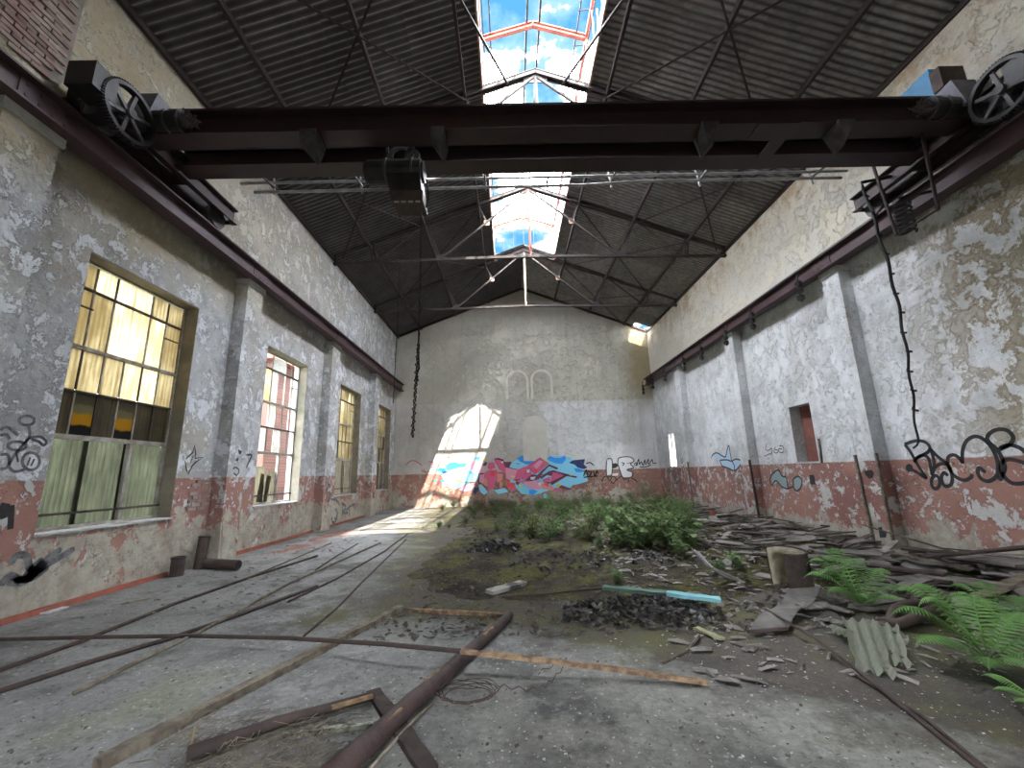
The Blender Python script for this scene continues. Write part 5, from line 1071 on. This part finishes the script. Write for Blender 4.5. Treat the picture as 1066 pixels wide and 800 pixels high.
while cnt < 150 and tries < 6000:
    tries += 1; px, py = random.uniform(440, 722), random.uniform(519, 592)
    # the thicket is a wedge: wide at the back, its dense end at the right
    lim = 552 + (px-455)/267*42
    if py > lim or (px < 500 and random.random() < .5): continue
    p = F(px, py); 
    if not (-2.6 < p.x < 6.6 and 8.0 < p.y < 21.3): continue
    zn = 'left edge' if px < 540 else 'middle' if px < 630 else 'right side'; zd = 'far' if p.y > 14 else 'near'
    green = random.random() < (0.45 + 0.5*(px-455)/267)
    sc_ = random.uniform(.4, 1.2)*(0.7 if px < 520 else 1.0); sz = 'low' if sc_ < .55 else 'medium' if sc_ < .8 else 'tall' if sc_ < 1.0 else 'very tall'
    place_weed(random.choice(WEED[:4]) if green else random.choice(WEED[4:]), p.x, p.y, sc_,
        ('%s leafy green weed at the %s of the thicket, %s part' if green else '%s olive yellowish weed at the %s of the thicket, %s part') % (sz, zn, zd), 'weed', 'green weeds in the thicket' if green else 'olive weeds in the thicket'); cnt += 1
for px, py, s, lab in ((690, 583, 1.15, 'tall bright green weed at the right front of the thicket'), (770, 600, .55, 'small grey-green weed left of the drum shell'), (645, 612, .4, 'low green weed growing over the dark green board'), (712, 590, .7, 'green weed beside the curved grey stalk'), (858, 607, .35, 'tiny green weed between drum shell and small fern'), (748, 604, .45, 'small leafy weed right of the thicket on bare rubble')):
    p = F(px, py); place_weed(WEED[0], p.x, p.y, s, lab, 'weed', None)
p = F(684, 524); place_weed(DRY[0], 6.6, 21.0, 1.25, 'large dry grey bush in the far right corner', 'bush', None, 'dry_bush'); place_weed(DRY[1], 5.9, 21.2, 1.0, 'smaller dry bush left of the far corner bush', 'bush', None, 'dry_bush')
for k in range(30):
    x = random.uniform(-3.2, 6.6); place_weed(DRY[1], x, random.uniform(18.5, 21.7), random.uniform(.4, .75), 'dry straw tuft at the foot of the gable wall', 'dry grass', 'dry tufts below the mural', 'dry_tuft')
# straw clump at the lower left foreground
t = thing('straw_clump', 'tangle of dry grey straw and roots at the lower left foreground', 'straw', F(225, 788), None, 'stuff'); m = MB()
for k in range(260):
    c = F(random.uniform(170, 345), random.uniform(755, 820)); a = random.gauss(0.2, 1.2); L_ = random.uniform(.08, .30); d = Vector((math.cos(a), math.sin(a), random.uniform(0, .5)))
    m.tube([c + Vector((0, 0, .01)), c + d*L_*.5 + Vector((0, 0, .03)), c + d*L_ + Vector((0, 0, -d.z*L_*.6 + .01))], 0.0022, 4)
m.build('straw', simple('grey_straw', (0.26, 0.22, 0.16), (0.14, 0.115, 0.085), 9), t)
rod('thin_stick', 'upright pale straw stalk in the lower left foreground', 'stick', [(196, 798, 0), (199, 776, 0.06), (203, 757, 0.14)], 0.008, M['straw'])
m = MB(); c = F(487, 728)
for k in range(7): m.tube([(c.x + (.16+.012*k)*math.cos(a) + random.uniform(-.01, .01), c.y + (.11+.01*k)*math.sin(a), 0.012 + 0.006*k + 0.02*abs(math.sin(a*2+k))) for a in np.linspace(k, k+5.6, 24)], 0.0035, 4)
tag(m.build('wire_coil', M['rust']), 'small coil of rusty wire right of the thick pole', 'wire')
m = MB(); c0 = [(520, 718), (555, 722), (575, 712), (590, 690), (560, 705)]; m.tube([F(*p, 0.0) + Vector((0, 0, .01 + .03*(i % 2))) for i, p in enumerate(smooth_line(c0, 5))], 0.004, 4)
tag(m.build('wire_loop', M['rust']), 'thin loose wire loop below the end of the long pole', 'wire')
# curved grey stalks beside the thicket
t = thing('curved_stalks', 'curved pale grey strips arching beside the thicket', 'strips', F(740, 600))
for k in range(4):
    m = MB(); m.tube([F(721+k*2, 572+k, 0.45), F(735+k*2, 588+k, 0.30), F(752+k*3, 600, 0.14), F(766+k*3, 604+k, 0.03)], 0.012, 5); m.build('strip', M['galv'] if k % 2 else M['slate'], t)
